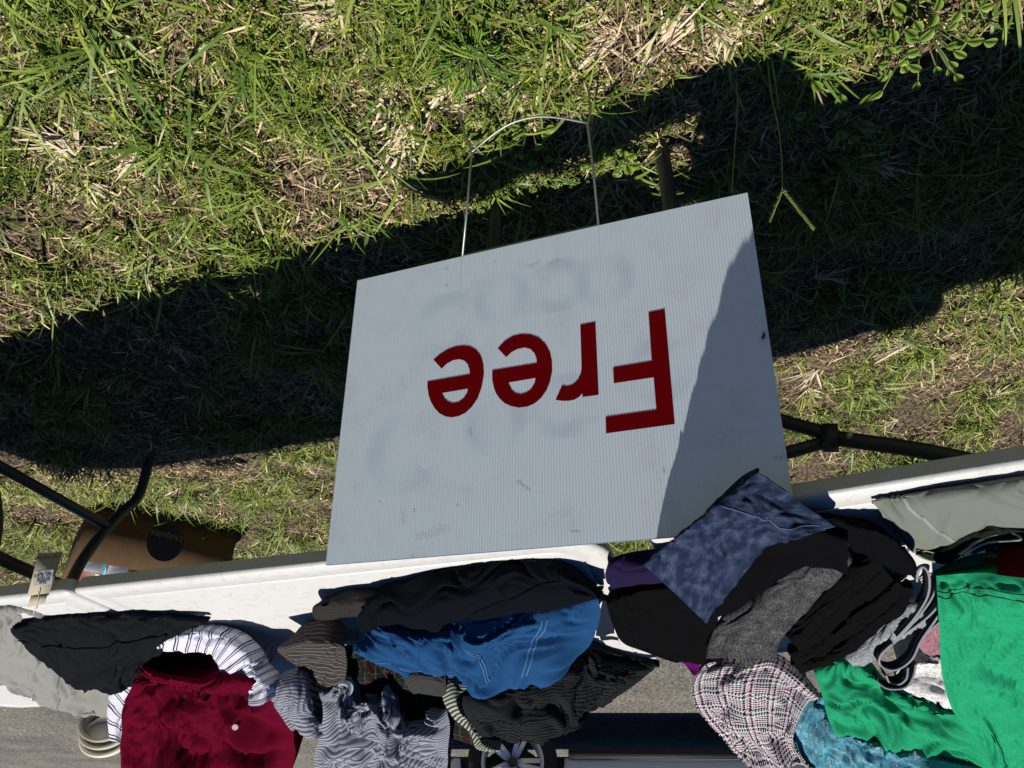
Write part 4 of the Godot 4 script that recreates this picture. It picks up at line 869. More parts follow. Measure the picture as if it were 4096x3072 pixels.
func build_setting() -> void:
	# wide ground sheet
	var gp := PlaneMesh.new()
	gp.size = Vector2(300, 300)
	var gm := mat(lin(0.07, 0.085, 0.03), 1.0)
	var g := structure("ground", gp, gm)
	g.position = Vector3(0, -0.16, 0)
	# lawn soil, slightly uneven
	var st := begin()
	st.set_smooth_group(0)
	var nx := 150
	var nz := 94
	for j in nz:
		for i in nx:
			var q: Array = []
			for o in [[0, 0], [1, 0], [1, 1], [0, 1]]:
				var x: float = -4.0 + 8.0 * (i + o[0]) / nx
				var z: float = 0.9 - 4.7 * (j + o[1]) / nz
				q.append(Vector3(x, ground_y(x, z), z))
			for k in [0, 1, 2, 0, 2, 3]:
				st.set_uv(Vector2(q[k].x, q[k].z) / 0.5)
				st.add_vertex(q[k])
	st.index()
	st.generate_normals()
	st.generate_tangents()
	var soil := mat(Color.WHITE, 1.0)
	soil.albedo_texture = ramp_tex(seam_image(0.06, 512, 77, 5), lin(0.03, 0.021, 0.013), lin(0.22, 0.16, 0.10))
	soil.normal_enabled = true
	soil.normal_texture = normal_tex(seam_image(0.12, 512, 78, 4), 9.0)
	structure("lawn_soil", st.commit(), soil)
	# kerb and road
	var kb := begin()
	add_box(kb, Vector3(0, -0.06, -3.88), Vector3(30, 0, 0), Vector3(0, 0.075, 0), Vector3(0, 0, 0.075))
	structure("kerb", flat_mesh(kb), mat(lin(0.30, 0.29, 0.27), 0.9))
	var rm := mat(Color.WHITE, 0.92)
	var im := Image.create(1024, 1024, true, Image.FORMAT_RGB8)
	var r := RandomNumberGenerator.new()
	r.seed = 5
	var lo := seam_image(0.01, 1024, 9, 4)
	for y in 1024:
		for x in 1024:
			var v := r.randf()
			var c := Color(0.30, 0.29, 0.27).lerp(Color(0.52, 0.50, 0.46), v)
			if v > 0.93:
				c = Color(0.70, 0.68, 0.62)
			im.set_pixel(x, y, c * (0.82 + 0.3 * lo.get_pixel(x, y).r))
	im.generate_mipmaps()
	rm.albedo_texture = ImageTexture.create_from_image(im)
	rm.uv1_triplanar = true
	rm.uv1_world_triplanar = true
	rm.uv1_scale = Vector3(0.15, 0.15, 0.15)
	rm.normal_enabled = true
	rm.normal_texture = normal_tex(seam_image(0.3, 512, 12, 2), 6.0)
	var rp := PlaneMesh.new()
	rp.size = Vector2(120, 8.0)
	var road := structure("road", rp, rm)
	road.position = Vector3(0, -0.1, -7.95)

func build_tables() -> void:
	var mt := mat(lin(0.78, 0.78, 0.76), 0.42)
	var im := Image.create(512, 512, true, Image.FORMAT_RGB8)
	var a := seam_image(0.02, 512, 41, 5)
	var b := seam_image(0.2, 512, 42, 2)
	for y in 512:
		for x in 512:
			var v := clampf((a.get_pixel(x, y).r - 0.55) * 2.0, 0, 1) * b.get_pixel(x, y).r
			im.set_pixel(x, y, Color(0.76, 0.76, 0.755).lerp(Color(0.62, 0.62, 0.61), v))
	var r := RandomNumberGenerator.new()
	r.seed = 91
	for k in 60: # scuffs
		var p := Vector2(r.randf() * 512, r.randf() * 512)
		var d := Vector2.from_angle(r.randf() * TAU)
		for i in r.randi_range(6, 40):
			p += d
			d = d.rotated(r.randf_range(-0.08, 0.08))
			im.set_pixel(posmod(int(p.x), 512), posmod(int(p.y), 512), Color(0.55, 0.55, 0.53))
	mt.albedo_color = Color.WHITE
	mt.albedo_texture = ImageTexture.create_from_image(im)
	mt.uv1_triplanar = true
	mt.uv1_scale = Vector3(4, 4, 4)
	mt.normal_enabled = true
	mt.normal_texture = normal_tex(seam_image(0.22, 256, 43, 2), 2.0)
	mt.normal_scale = 0.10
	var ml := mat(lin(0.035, 0.036, 0.038), 0.45)
	table(T1O, T1A, 0.0, 0.82, 1.63, "white folding table right of the gap, under the black jacket and crimson shirt", mt, ml, [[0.16, 1.0], [1.30, 0.0]])
	table(T2O, T2A, -1.63, -0.815, 0.0, "white folding table left of the gap, under the green T-shirt and navy T-shirt", mt, ml, [[-0.10, -1.0], [-1.45, 0.0]])

func sign_at(u: float, v: float, w := 0.0) -> Vector3:
	return S_TL + S_A * u + S_B * v + S_N * w

func build_sign() -> void:
	var base := sign_at(0.305, 0.457)
	base.y = 0.0
	var t := thing("yard_sign", "white corrugated plastic yard sign reading Free in dark red on a wire stake", "sign", base)
	# corrugated sheet
	var st := begin()
	st.set_smooth_group(0)
	var flutes := 150
	var per := 6
	var n := flutes * per
	for i in n:
		var q: Array = []
		var uvs: Array = []
		for o in [[0, 0], [1, 0], [1, 1], [0, 1]]:
			var k: float = float(i + o[0]) / per
			var u: float = 0.61 * (i + o[0]) / n
			var v: float = 0.457 * o[1]
			var bow := 0.006 * sin(PI * u / 0.61) * (0.4 + 0.6 * v / 0.457)
			var wv := 0.0003 * (pow(absf(cos(PI * k)), 4.0)) + bow * 0.3
			q.append(sign_at(u, v, wv) - base)
			uvs.append(Vector2(u / 0.61, v / 0.457))
		for k in [0, 1, 2, 0, 2, 3]:
			st.set_uv(uvs[k])
			st.add_vertex(q[k])
	st.index()
	st.generate_normals()
	var front := st.commit()
	var im := Image.create(1024, 768, true, Image.FORMAT_RGB8)
	var sm := seam_image(0.006, 1024, 61, 4)
	var sf := seam_image(0.05, 1024, 62, 3)
	for y in 768:
		for x in 1024:
			var v := clampf((sm.get_pixel(x, y).r - 0.5) * 1.6, 0, 1) * sf.get_pixel(x, y).r
			im.set_pixel(x, y, Color(0.89, 0.94, 0.975).lerp(Color(0.81, 0.845, 0.865), v))
	# print on the reverse side showing faintly through the sheet
	for gq in GHOST:
		var gc := Vector2(gq[0] / 0.61 * 1024, gq[1] / 0.457 * 768)
		var ro: float = gq[2] / 0.61 * 1024
		for yy in range(-int(ro) - 8, int(ro) + 9):
			for xx in range(-int(ro) - 8, int(ro) + 9):
				var q := Vector2(xx, yy * 0.9)
				if gq[3] > 0.5 and absf(angle_difference(q.angle(), PI)) < 0.6:
					continue
				var k := smoothstep(ro * 0.42, ro * 0.05, absf(q.length() - ro * 0.8)) * (0.55 + 0.45 * sin(q.angle() * 2.0 + gq[0] * 40.0))
				var pi := Vector2i(int(gc.x) + xx, int(gc.y) + yy)
				if k > 0.0 and Rect2i(0, 0, 1024, 768).has_point(pi):
					im.set_pixelv(pi, im.get_pixelv(pi) * Color(1.0 - 0.06 * k, 1.0 - 0.052 * k, 1.0 - 0.03 * k))
	# scuffs and dirt marks at their places on the sheet (u, v, length, angle)
	var r := RandomNumberGenerator.new()
	r.seed = 17
	for s in SCUFF:
		var p := Vector2(s[0] / 0.61 * 1024, s[1] / 0.457 * 768)
		var d := Vector2.from_angle(deg_to_rad(s[3]))
		for i in int(s[2] / 0.61 * 1024):
			p += d
			for k in 3:
				var pp := p + Vector2(r.randfn(0, s[4]), r.randfn(0, s[4]))
				if Rect2(0, 0, 1023, 767).has_point(pp):
					im.set_pixel(int(pp.x), int(pp.y), Color(0.50, 0.49, 0.46).lerp(Color(0.80, 0.80, 0.79), r.randf()))
	im.generate_mipmaps()
	var pm := mat(Color.WHITE, 0.38)
	pm.albedo_texture = ImageTexture.create_from_image(im)
	pm.backlight_enabled = true
	pm.backlight = Color(0.10, 0.11, 0.12)
	part("sheet", front, pm, t)
	# back sheet, ribs and rims: the flutes show at the top edge
	var bk := begin()
	quad(bk, sign_at(0, 0, -0.004) - base, sign_at(0.61, 0, -0.004) - base, sign_at(0.61, 0.457, -0.004) - base, sign_at(0, 0.457, -0.004) - base)
	for i in flutes + 1:
		var u := 0.61 * i / flutes
		var bw := 0.0018 * sin(PI * u / 0.61)
		quad(bk, sign_at(u, 0, bw * 0.4 - 0.0001) - base, sign_at(u, 0.457, bw - 0.0001) - base, sign_at(u, 0.457, -0.004) - base, sign_at(u, 0, -0.004) - base)
	part("backing_sheet", flat_mesh(bk), pm, t)
	# letters
	var red := mat(lin(0.17, 0.002, 0.004), 0.9)
	red.metallic_specular = 0.05
	for k in LETTER.size():
		var L: Array = LETTER[k]
		var ls := begin()
		var pts: Array = L[0]
		var tri: Array = L[1]
		for lay in [0.00046, 0.0004]:
			for i in range(0, tri.size()):
				var p: int = tri[i]
				var bow: float = 0.0018 * sin(PI * pts[p * 2] / 0.61) * (0.4 + 0.6 * pts[p * 2 + 1] / 0.457)
				ls.set_normal(S_N)
				ls.add_vertex(sign_at(pts[p * 2], pts[p * 2 + 1], lay + bow) - base)
		part("letter", ls.commit(), red, t)
	# the two flutes that hold the stake bulge a little
	for s in [[0.2069, 0.235], [0.4236, 0.26]]:
		var bs := 0.0018 * sin(PI * s[0] / 0.61)
		part("flute_bulge", tube([sign_at(s[0], 0.4565, bs - 0.00035) - base, sign_at(s[0], 0.37, bs * 0.89 - 0.0004) - base, sign_at(s[0], s[1], bs * 0.72 - 0.0007) - base], 0.0006, 8), pm, t)
	# wire H stake
	var wm := mat(lin(0.30, 0.30, 0.29), 0.45, 0.7)
	for w in STAKE:
		var pts: Array = []
		for p in w:
			pts.append(p - base)
		part("stake_wire", tube(pts, 0.0018, 10, 26), wm, t)

# small fly resting on the sheet
func build_fly() -> void:
	var c := sign_at(FLY[0], FLY[1], 0.004)
	var t := thing("fly", "small black fly sitting near the edge of the sign", "fly", c)
	var d := (S_A * 0.5 - S_B).normalized()
	var sd := d.cross(S_N).normalized()
	var blk := mat(lin(0.008, 0.008, 0.009), 0.5)
	var st := begin()
	st.set_smooth_group(0)
	var prof := [0.0, 0.0012, 0.0014, 0.0009, 0.0015, 0.0017, 0.0016, 0.0011, 0.0]
	var prev: Array = []
	for i in prof.size():
		var ring: Array = []
		for k in 8:
			var a := TAU * k / 8
			ring.append(d * (0.0042 - 0.00105 * i) + (sd * cos(a) + S_N * sin(a)) * prof[i] - S_N * 0.001)
		if i > 0:
			for k in 8:
				quad(st, prev[k], prev[(k + 1) % 8], ring[(k + 1) % 8], ring[k])
		prev = ring
	st.index()
	st.generate_normals()
	part("body", st.commit(), blk, t)
	for s in [-1.0, 1.0]:
		var w := begin()
		leaf(w, -d * 0.0005 + S_N * 0.0006, (-d + sd * s * 0.45).normalized(), 0.0055, 0.0022, Color(1, 1, 1))
		w.generate_normals()
		part("wing", w.commit(), mat(lin(0.10, 0.10, 0.11), 0.3), t)
		for k in 3:
			part("leg", tube([d * (0.0012 - 0.001 * k), d * (0.0016 - 0.0016 * k) + sd * s * 0.002 - S_N * 0.0004, d * (0.0022 - 0.0024 * k) + sd * s * 0.0032 - S_N * 0.0028], 0.00018, 4), blk, t)

func pat(key: String, called: String, label: String, category: String, m: Material, fold: Array, sd: int, pname := "cloth") -> Dictionary:
	return garment(key, called, label, category, m, fold, sd, "clothes heaped on the folding tables", 0.003, null, pname)

func more(key: String, s: Dictionary, m: Material, fold: Array, sd: int, pname: String) -> Dictionary:
	return garment(key, "", "", "", m, fold, sd, "", 0.003, s.node, pname)

func build_clothes() -> void:
	var black := cloth_mat(lin(0.004, 0.004, 0.005), 0.02, 0.7, 0.05)
	var s: Dictionary
	# --- right-hand table
	s = pat("grey_trousers", "grey_trousers", "light grey twill trousers with a welt pocket, lying by the far end of the table", "trousers", cloth_mat(lin(0.215, 0.215, 0.205), 0.012, 0.6), [35, 10, 13, 0.9], 1)
	var grey_line := mat(lin(0.16, 0.16, 0.155), 0.95)
	seam(s, [Vector2(0.62, 0.42), Vector2(0.66, 0.72)], 0.004, grey_line, s.node, "pocket_welt")
	seam(s, [Vector2(0.66, 0.72), Vector2(0.86, 0.62)], 0.004, grey_line, s.node, "pocket_welt")
	s = pat("slate_trousers", "slate_trousers", "dark slate crosshatched trousers folded beside the striped shirt, with a swing tag", "trousers", pattern_mat(heather_image(lin(0.003, 0.0035, 0.005), lin(0.019, 0.022, 0.024), 3, 6.0), 0.12), [10, 9, 13, 1.0], 2)
	seam(s, [Vector2(0.0, 0.3), Vector2(0.5, 0.36), Vector2(1.0, 0.34)], 0.003, black, s.node, "hem")
	var navy := lin(0.02, 0.02, 0.05)
	var stripes := stripe_image(256, lin(0.54, 0.54, 0.64), [[0.10, 0.12, navy], [0.34, 0.09, navy]], false)
	s = pat("striped_shirt", "striped_shirt", "white shirt with paired navy stripes curling around the crimson shirt", "shirt", pattern_mat(stripes, 0.03), [70, 5, 7, 0.8], 3)
	var crim := cloth_mat(lin(0.088, 0.003, 0.014), 0.015, 0.8, 0.03)
	s = pat("crimson_shirt", "crimson_shirt", "crumpled crimson shirt with an open collar and a pearl button", "shirt", crim, [40, 30, 26, 1.6], 4)
	more("crimson_collar", s, crim, [0, 2, 2, 0.5], 5, "collar_inside")
	more("crimson_band", s, crim, [0, 1.5, 2, 0.4], 61, "collar_band")
	more("crimson_lapel", s, crim, [20, 2, 3, 0.5], 62, "lapel")
	seam(s, [Vector2(0.0, 0.07), Vector2(0.3, 0.09), Vector2(0.6, 0.1), Vector2(0.8, 0.07)], 0.004, crim, s.node, "collar_seam")
	seam(s, [Vector2(0.84, 0.1), Vector2(0.72, 0.3), Vector2(0.7, 0.6)], 0.004, crim, s.node, "placket_seam")
	seam(s, [Vector2(0.1, 0.38), Vector2(0.42, 0.4)], 0.003, crim, s.node, "yoke_seam")
	var bt := CylinderMesh.new()
	bt.top_radius = 0.0055
	bt.bottom_radius = 0.006
	bt.height = 0.003
	bt.radial_segments = 20
	var bo := part("button", bt, mat(lin(0.5, 0.42, 0.42), 0.2), s.node)
	bo.position = on(s, 0.79, 0.33, 0.003)
	bo.rotation = Vector3(0.9, 0, 0.1)
	var pin := stripe_image(256, lin(0.035, 0.030, 0.030), [[0.05, 0.05, lin(0.20, 0.19, 0.18)], [0.18, 0.025, lin(0.12, 0.11, 0.11)], [0.55, 0.04, lin(0.22, 0.21, 0.20)], [0.75, 0.02, lin(0.10, 0.1, 0.1)]], true)
	s = pat("pinstripe_shirt", "pinstripe_shirt", "rolled dark brown shirt with fine pale pinstripes and an open cuff", "shirt", pattern_mat(pin, 0.02), [80, 5, 5, 0.9], 6)
	var seer := stripe_image(256, lin(0.25, 0.26, 0.31), [[0.0, 0.40, lin(0.07, 0.074, 0.10)], [0.40, 0.12, lin(0.15, 0.16, 0.19)]], true)
	var seerm := pattern_mat(seer, 0.007)
	s = pat("seersucker_shirt", "seersucker_shirt", "crumpled grey and navy seersucker shirt spilling over the far table edge", "shirt", seerm, [55, 24, 22, 1.2], 7)
	more("seersucker_sleeve", s, seerm, [40, 10, 8, 1.0], 8, "sleeve")
	s = pat("tartan_shirt", "tartan_shirt", "black tartan shirt with a woven neck label, under the blue sweatpants", "shirt", pattern_mat(tartan_image(), 0.09), [30, 8, 9, 1.2], 9)
	var lab := mat(lin(0.55, 0.56, 0.58), 0.7)
	var sl := drape([2, 2, label_net(s, 0.20, 0.42, 0.30, 0.66)], [0, 1, 0, 0], 1, Vector2i(8, 8))
	part("neck_label", cloth_mesh(sl, 0.0008), lab, s.node)
	var ink := mat(lin(0.03, 0.04, 0.08), 0.8)
	for k in 3:
		var q0 := on(sl, 0.25 + 0.25 * k, 0.15, 0.0006)
		var q1 := on(sl, 0.25 + 0.25 * k, 0.85, 0.0006)
		part("print_line", tube([q0, q1], 0.0011, 5), ink, s.node)
	s = pat("grey_tshirt", "grey_tshirt", "plain dark grey T-shirt tucked between the tartan shirt and ribbed top", "shirt", cloth_mat(lin(0.035, 0.036, 0.036), 0.02, 0.6, 0.15), [20, 5, 5, 0.6], 10)
	var rib := stripe_image(128, lin(0.30, 0.31, 0.26), [[0.0, 0.5, lin(0.035, 0.037, 0.03)]], false)
	s = pat("ribbed_top", "ribbed_top", "olive ribbed knit top hanging in a long curved fold", "top", pattern_mat(rib, 0.007), [80, 5, 6, 0.6], 11)
	var knit := stripe_image(64, lin(0.020, 0.021, 0.023), [[0.0, 0.45, lin(0.006, 0.0063, 0.0075)]], true)
	s = pat("charcoal_cardigan", "charcoal_cardigan", "charcoal ribbed knit cardigan spread behind the blue sweatpants", "cardigan", pattern_mat(knit, 0.006), [35, 14, 13, 0.8], 12)
	seam(s, [Vector2(0.72, 0.18), Vector2(0.85, 0.2), Vector2(0.98, 0.2)], 0.004, black, s.node, "hem")
	s = pat("grid_shorts", "grid_shorts", "small folded charcoal garment with a fine grid weave beside the black jacket", "shorts", pattern_mat(grid_image(), 0.03), [10, 4, 4, 0.7], 13)
	s = pat("blue_sweatpants", "blue_sweatpants", "royal blue sweatpants with pale flatlock stitching on top of the pile", "sweatpants", cloth_mat(lin(0.014, 0.058, 0.155), 0.02, 0.8, 0.12), [15, 14, 15, 0.7], 14)
	var bst := mat(lin(0.06, 0.16, 0.32), 0.9)
	for dx in [0.0, 0.012]:
		seam(s, [Vector2(0.86 + dx, 0.26), Vector2(0.84 + dx, 0.4), Vector2(0.80 + dx, 0.58)], 0.0016, bst, s.node, "stitching")
		seam(s, [Vector2(0.62 + dx, 0.36), Vector2(0.67 + dx, 0.48), Vector2(0.68 + dx, 0.62)], 0.0016, bst, s.node, "stitching")
	seam(s, [Vector2(0.03, 0.42), Vector2(0.25, 0.55), Vector2(0.5, 0.64)], 0.0016, bst, s.node, "stitching")
	s = pat("black_jacket", "black_jacket", "black jersey jacket folded along the near edge of the table", "jacket", cloth_mat(lin(0.0045, 0.0055, 0.008), 0.02, 0.9, 0.08), [5, 6, 8, 0.5], 15)
	seam(s, [Vector2(0.82, 0.12), Vector2(0.84, 0.35), Vector2(0.6, 0.62)], 0.003, black, s.node, "seam")
	s = pat("navy_sock_cap", "navy_garment", "small dark navy garment with a gridded band in the gap beside the blue sweatpants", "garment", cloth_mat(lin(0.012, 0.016, 0.028), 0.02, 0.7, 0.2), [20, 3, 3, 0.5], 16)
	# --- left-hand table
	s = pat("violet_top", "violet_top", "dark violet fleece garment peeping out beside the gap between the tables", "top", cloth_mat(lin(0.013, 0.009, 0.034), 0.016, 0.9, 0.3), [70, 4, 6, 0.6], 17)
	s = pat("black_sweatpants", "black_sweatpants", "black fleece sweatpants folded flat at the corner of the table", "sweatpants", cloth_mat(lin(0.004, 0.004, 0.0045), 0.02, 0.9, 0.08), [10, 7, 8, 0.6], 18)
	seam(s, [Vector2(0.25, 0.42), Vector2(0.22, 0.55), Vector2(0.3, 0.7)], 0.0025, black, s.node, "stitching")
	s = pat("black_tshirt", "black_tshirt", "black T-shirt squeezed under the navy T-shirt and the heather sweatshirt", "shirt", black, [20, 5, 5, 0.5], 51)
	s = pat("black_leggings", "black_leggings", "thin black leggings between the navy T-shirt and the sage leggings", "leggings", black, [20, 5, 6, 0.5], 19)
	s = pat("sage_leggings", "sage_leggings", "grey-green leggings with a curved line of flatlock stitching", "leggings", cloth_mat(lin(0.14, 0.152, 0.135), 0.012, 0.6, 0.1), [10, 5, 4, 0.4], 20)
	var pale := mat(lin(0.30, 0.32, 0.27), 0.9)
	for dx in [0.0, 0.009, 0.018]:
		seam(s, [Vector2(0.30 + dx, 0.19), Vector2(0.31 + dx, 0.3), Vector2(0.36 + dx, 0.42), Vector2(0.43 + dx, 0.55), Vector2(0.53 + dx, 0.66)], 0.0012, pale, s.node, "stitching")
	var olive := cloth_mat(lin(0.013, 0.014, 0.010), 0.02, 0.6)
	s = pat("olive_jersey", "olive_jersey", "dark olive jersey garment with pale cut edges folded behind the sage leggings", "garment", olive, [10, 4, 5, 0.5], 21)
	for e in OLIVE_EDGE:
		ribbon(e, Vector3(0, 0.5, 0.87), 0.007, 0.002, pale, s.node, "pale_edge")
	s = pat("red_top", "red_top", "bright red garment showing behind the green hem", "top", cloth_mat(lin(0.42, 0.010, 0.006), 0.02, 0.5), [10, 3, 3, 0.4], 22)
	s = pat("blue_scarf", "blue_scarf", "scrap of blue patterned cloth under the olive jersey garment", "scarf", pattern_mat(paisley_image(lin(0.06, 0.10, 0.2), lin(0.01, 0.015, 0.04), lin(0.10, 0.16, 0.3), 5), 0.1), [10, 2, 3, 0.4], 23)
	s = pat("purple_top", "purple_top", "corner of a purple garment beside the houndstooth blazer", "top", cloth_mat(lin(0.085, 0.006, 0.095), 0.02, 0.5), [10, 2, 2, 0.4], 24)
	s = pat("houndstooth_blazer", "houndstooth_blazer", "black and white glen check garment with magenta lines, hanging off the far edge", "blazer", pattern_mat(houndstooth_image(), 0.068), [120, 17, 14, 0.6], 25)
	s = pat("paisley_blouse", "paisley_blouse", "teal blouse printed with dark paisley flowers under the green sleeve", "blouse", pattern_mat(paisley_image(lin(0.08, 0.26, 0.34), lin(0.015, 0.06, 0.10), lin(0.24, 0.42, 0.5), 9), 0.13), [35, 16, 16, 1.0], 26)
	s = pat("floral_blouse", "floral_blouse", "white blouse with grey print and a black zigzag trim", "blouse", pattern_mat(paisley_image(lin(0.62, 0.62, 0.62), lin(0.2, 0.2, 0.22), lin(0.7, 0.7, 0.7), 15), 0.12), [60, 6, 8, 1.2], 27)
	var zz: Array = []
	for i in 41:
		zz.append(on(s, 0.04 + 0.03 * (i % 2), 0.15 + 0.6 * i / 40.0, 0.002))
	part("zigzag_trim", tube(zz, 0.0013, 5), black, s.node)
	zz = []
	for i in 31:
		zz.append(on(s, 0.62 + 0.32 * i / 30.0, 0.60 + 0.035 * (i % 2) + 0.08 * sin(i * 0.25), 0.002))
	part("zigzag_trim", tube(zz, 0.0013, 5), black, s.node)
	s = pat("maroon_top", "maroon_top", "maroon and white flecked knit showing beside the green T-shirt", "top", pattern_mat(heather_image(lin(0.06, 0.005, 0.015), lin(0.55, 0.42, 0.46), 41, 5.0), 0.10), [30, 4, 5, 0.6], 28)
	var hgrey := pattern_mat(heather_image(lin(0.06, 0.065, 0.075), lin(0.40, 0.41, 0.44), 21), 0.34)
	s = pat("heather_tank", "heather_tank", "grey heather tank top with looping straps beside the black folded stack", "tank top", hgrey, [40, 4, 5, 0.8], 29)
	var strapm := cloth_mat(lin(0.018, 0.021, 0.030), 0.02, 0.5)
	for e in STRAP:
		ribbon(e, Vector3(0, 0.8, 0.6).normalized(), 0.018, 0.002, strapm, s.node, "strap")
		var rim: Array = []
		for p in e:
			rim.append(p - s.node.position + Vector3(0, 0.8, 0.6).normalized() * 0.0095)
		part("strap_edge", tube(rim, 0.0018, 6, 36), hgrey, s.node)
	for k in 3:
		var kk: String = ["black_roll_c", "black_roll_b", "black_roll_a"][k]
		s = pat(kk, "folded_black_trousers", ["black folded garment at the bottom of the stack beside the heather tank top", "black folded garment in the middle of the stack beside the heather tank top", "black folded garment with a stitched seam on top of its stack"][k], "trousers", cloth_mat(lin(0.0045, 0.0045, 0.005), 0.02, 0.9, 0.08), [0, 4, 5, 0.5], 30 + k)
		if k == 2:
			seam(s, [Vector2(0.12, 0.6), Vector2(0.5, 0.55), Vector2(0.95, 0.5)], 0.003, black, s.node, "stitching")
	s = pat("heather_roll", "heather_sweatshirt", "charcoal heather sweatshirt rolled up diagonally on top of the pile", "sweatshirt", pattern_mat(heather_image(lin(0.008, 0.008, 0.009), lin(0.13, 0.13, 0.132), 22), 0.36), [0, 5, 3, 0.4], 34)
	s = pat("denim_tshirt", "navy_tshirt", "faded navy T-shirt folded over the table edge and the corner of the sign", "shirt", pattern_mat(acid_image(lin(0.012, 0.018, 0.04), lin(0.046, 0.062, 0.11)), 0.30), [30, 5, 5, 0.5], 35)
	var ns := mat(lin(0.06, 0.085, 0.16), 0.9)
	seam(s, [Vector2(0.34, 0.16), Vector2(0.27, 0.4), Vector2(0.25, 0.62), Vector2(0.05, 0.72)], 0.0018, ns, s.node, "stitching")
	var green := pattern_mat(heather_image(lin(0.010, 0.19, 0.085), lin(0.022, 0.30, 0.145), 77), 0.33)
	s = pat("green_tshirt", "green_tshirt", "large bright green T-shirt draped over the pile, hem towards the viewer", "shirt", green, [75, 12, 11, 0.9], 36)
	var gst := mat(lin(0.008, 0.13, 0.05), 0.95)
	seam(s, [Vector2(0.0, 0.085), Vector2(0.15, 0.095), Vector2(0.3, 0.075), Vector2(0.6, 0.08), Vector2(1.0, 0.09)], 0.0014, gst, s.node, "hem_stitching")
	seam(s, [Vector2(0.0, 0.108), Vector2(0.15, 0.118), Vector2(0.3, 0.10), Vector2(0.6, 0.105), Vector2(1.0, 0.115)], 0.0014, gst, s.node, "hem_stitching")
	more("green_inside", s, green, [0, 2, 2, 0.3], 37, "inside_of_hem")
	more("green_sleeve", s, green, [25, 16, 15, 0.7], 38, "sleeve")

# little quad net lying on a drape, for sewn labels
func label_net(s: Dictionary, u0: float, v0: float, u1: float, v1: float) -> Array:
	var out: Array = []
	for q in [Vector2(u0, v0), Vector2(u1, v0), Vector2(u0 + 0.03, v1), Vector2(u1 + 0.03, v1)]:
		var p := on(s, q.x, q.y, 0.006) * 1000.0
		out.append_array([p.x, p.y, p.z])
	return out

func frame4(a: Vector3, b: Vector3, c: Vector3, d: Vector3, th: float, o: Vector3) -> ArrayMesh:
	# thin plate through four corners
	var n := (b - a).cross(d - a).normalized() * th * 0.5
	var st := begin()
	var p := [a - o, b - o, c - o, d - o]
	quad(st, p[0] + n, p[1] + n, p[2] + n, p[3] + n)
	quad(st, p[0] - n, p[3] - n, p[2] - n, p[1] - n)
	for k in 4:
		var k2 := (k + 1) % 4
		quad(st, p[k] + n, p[k] - n, p[k2] - n, p[k2] + n)
	return flat_mesh(st)

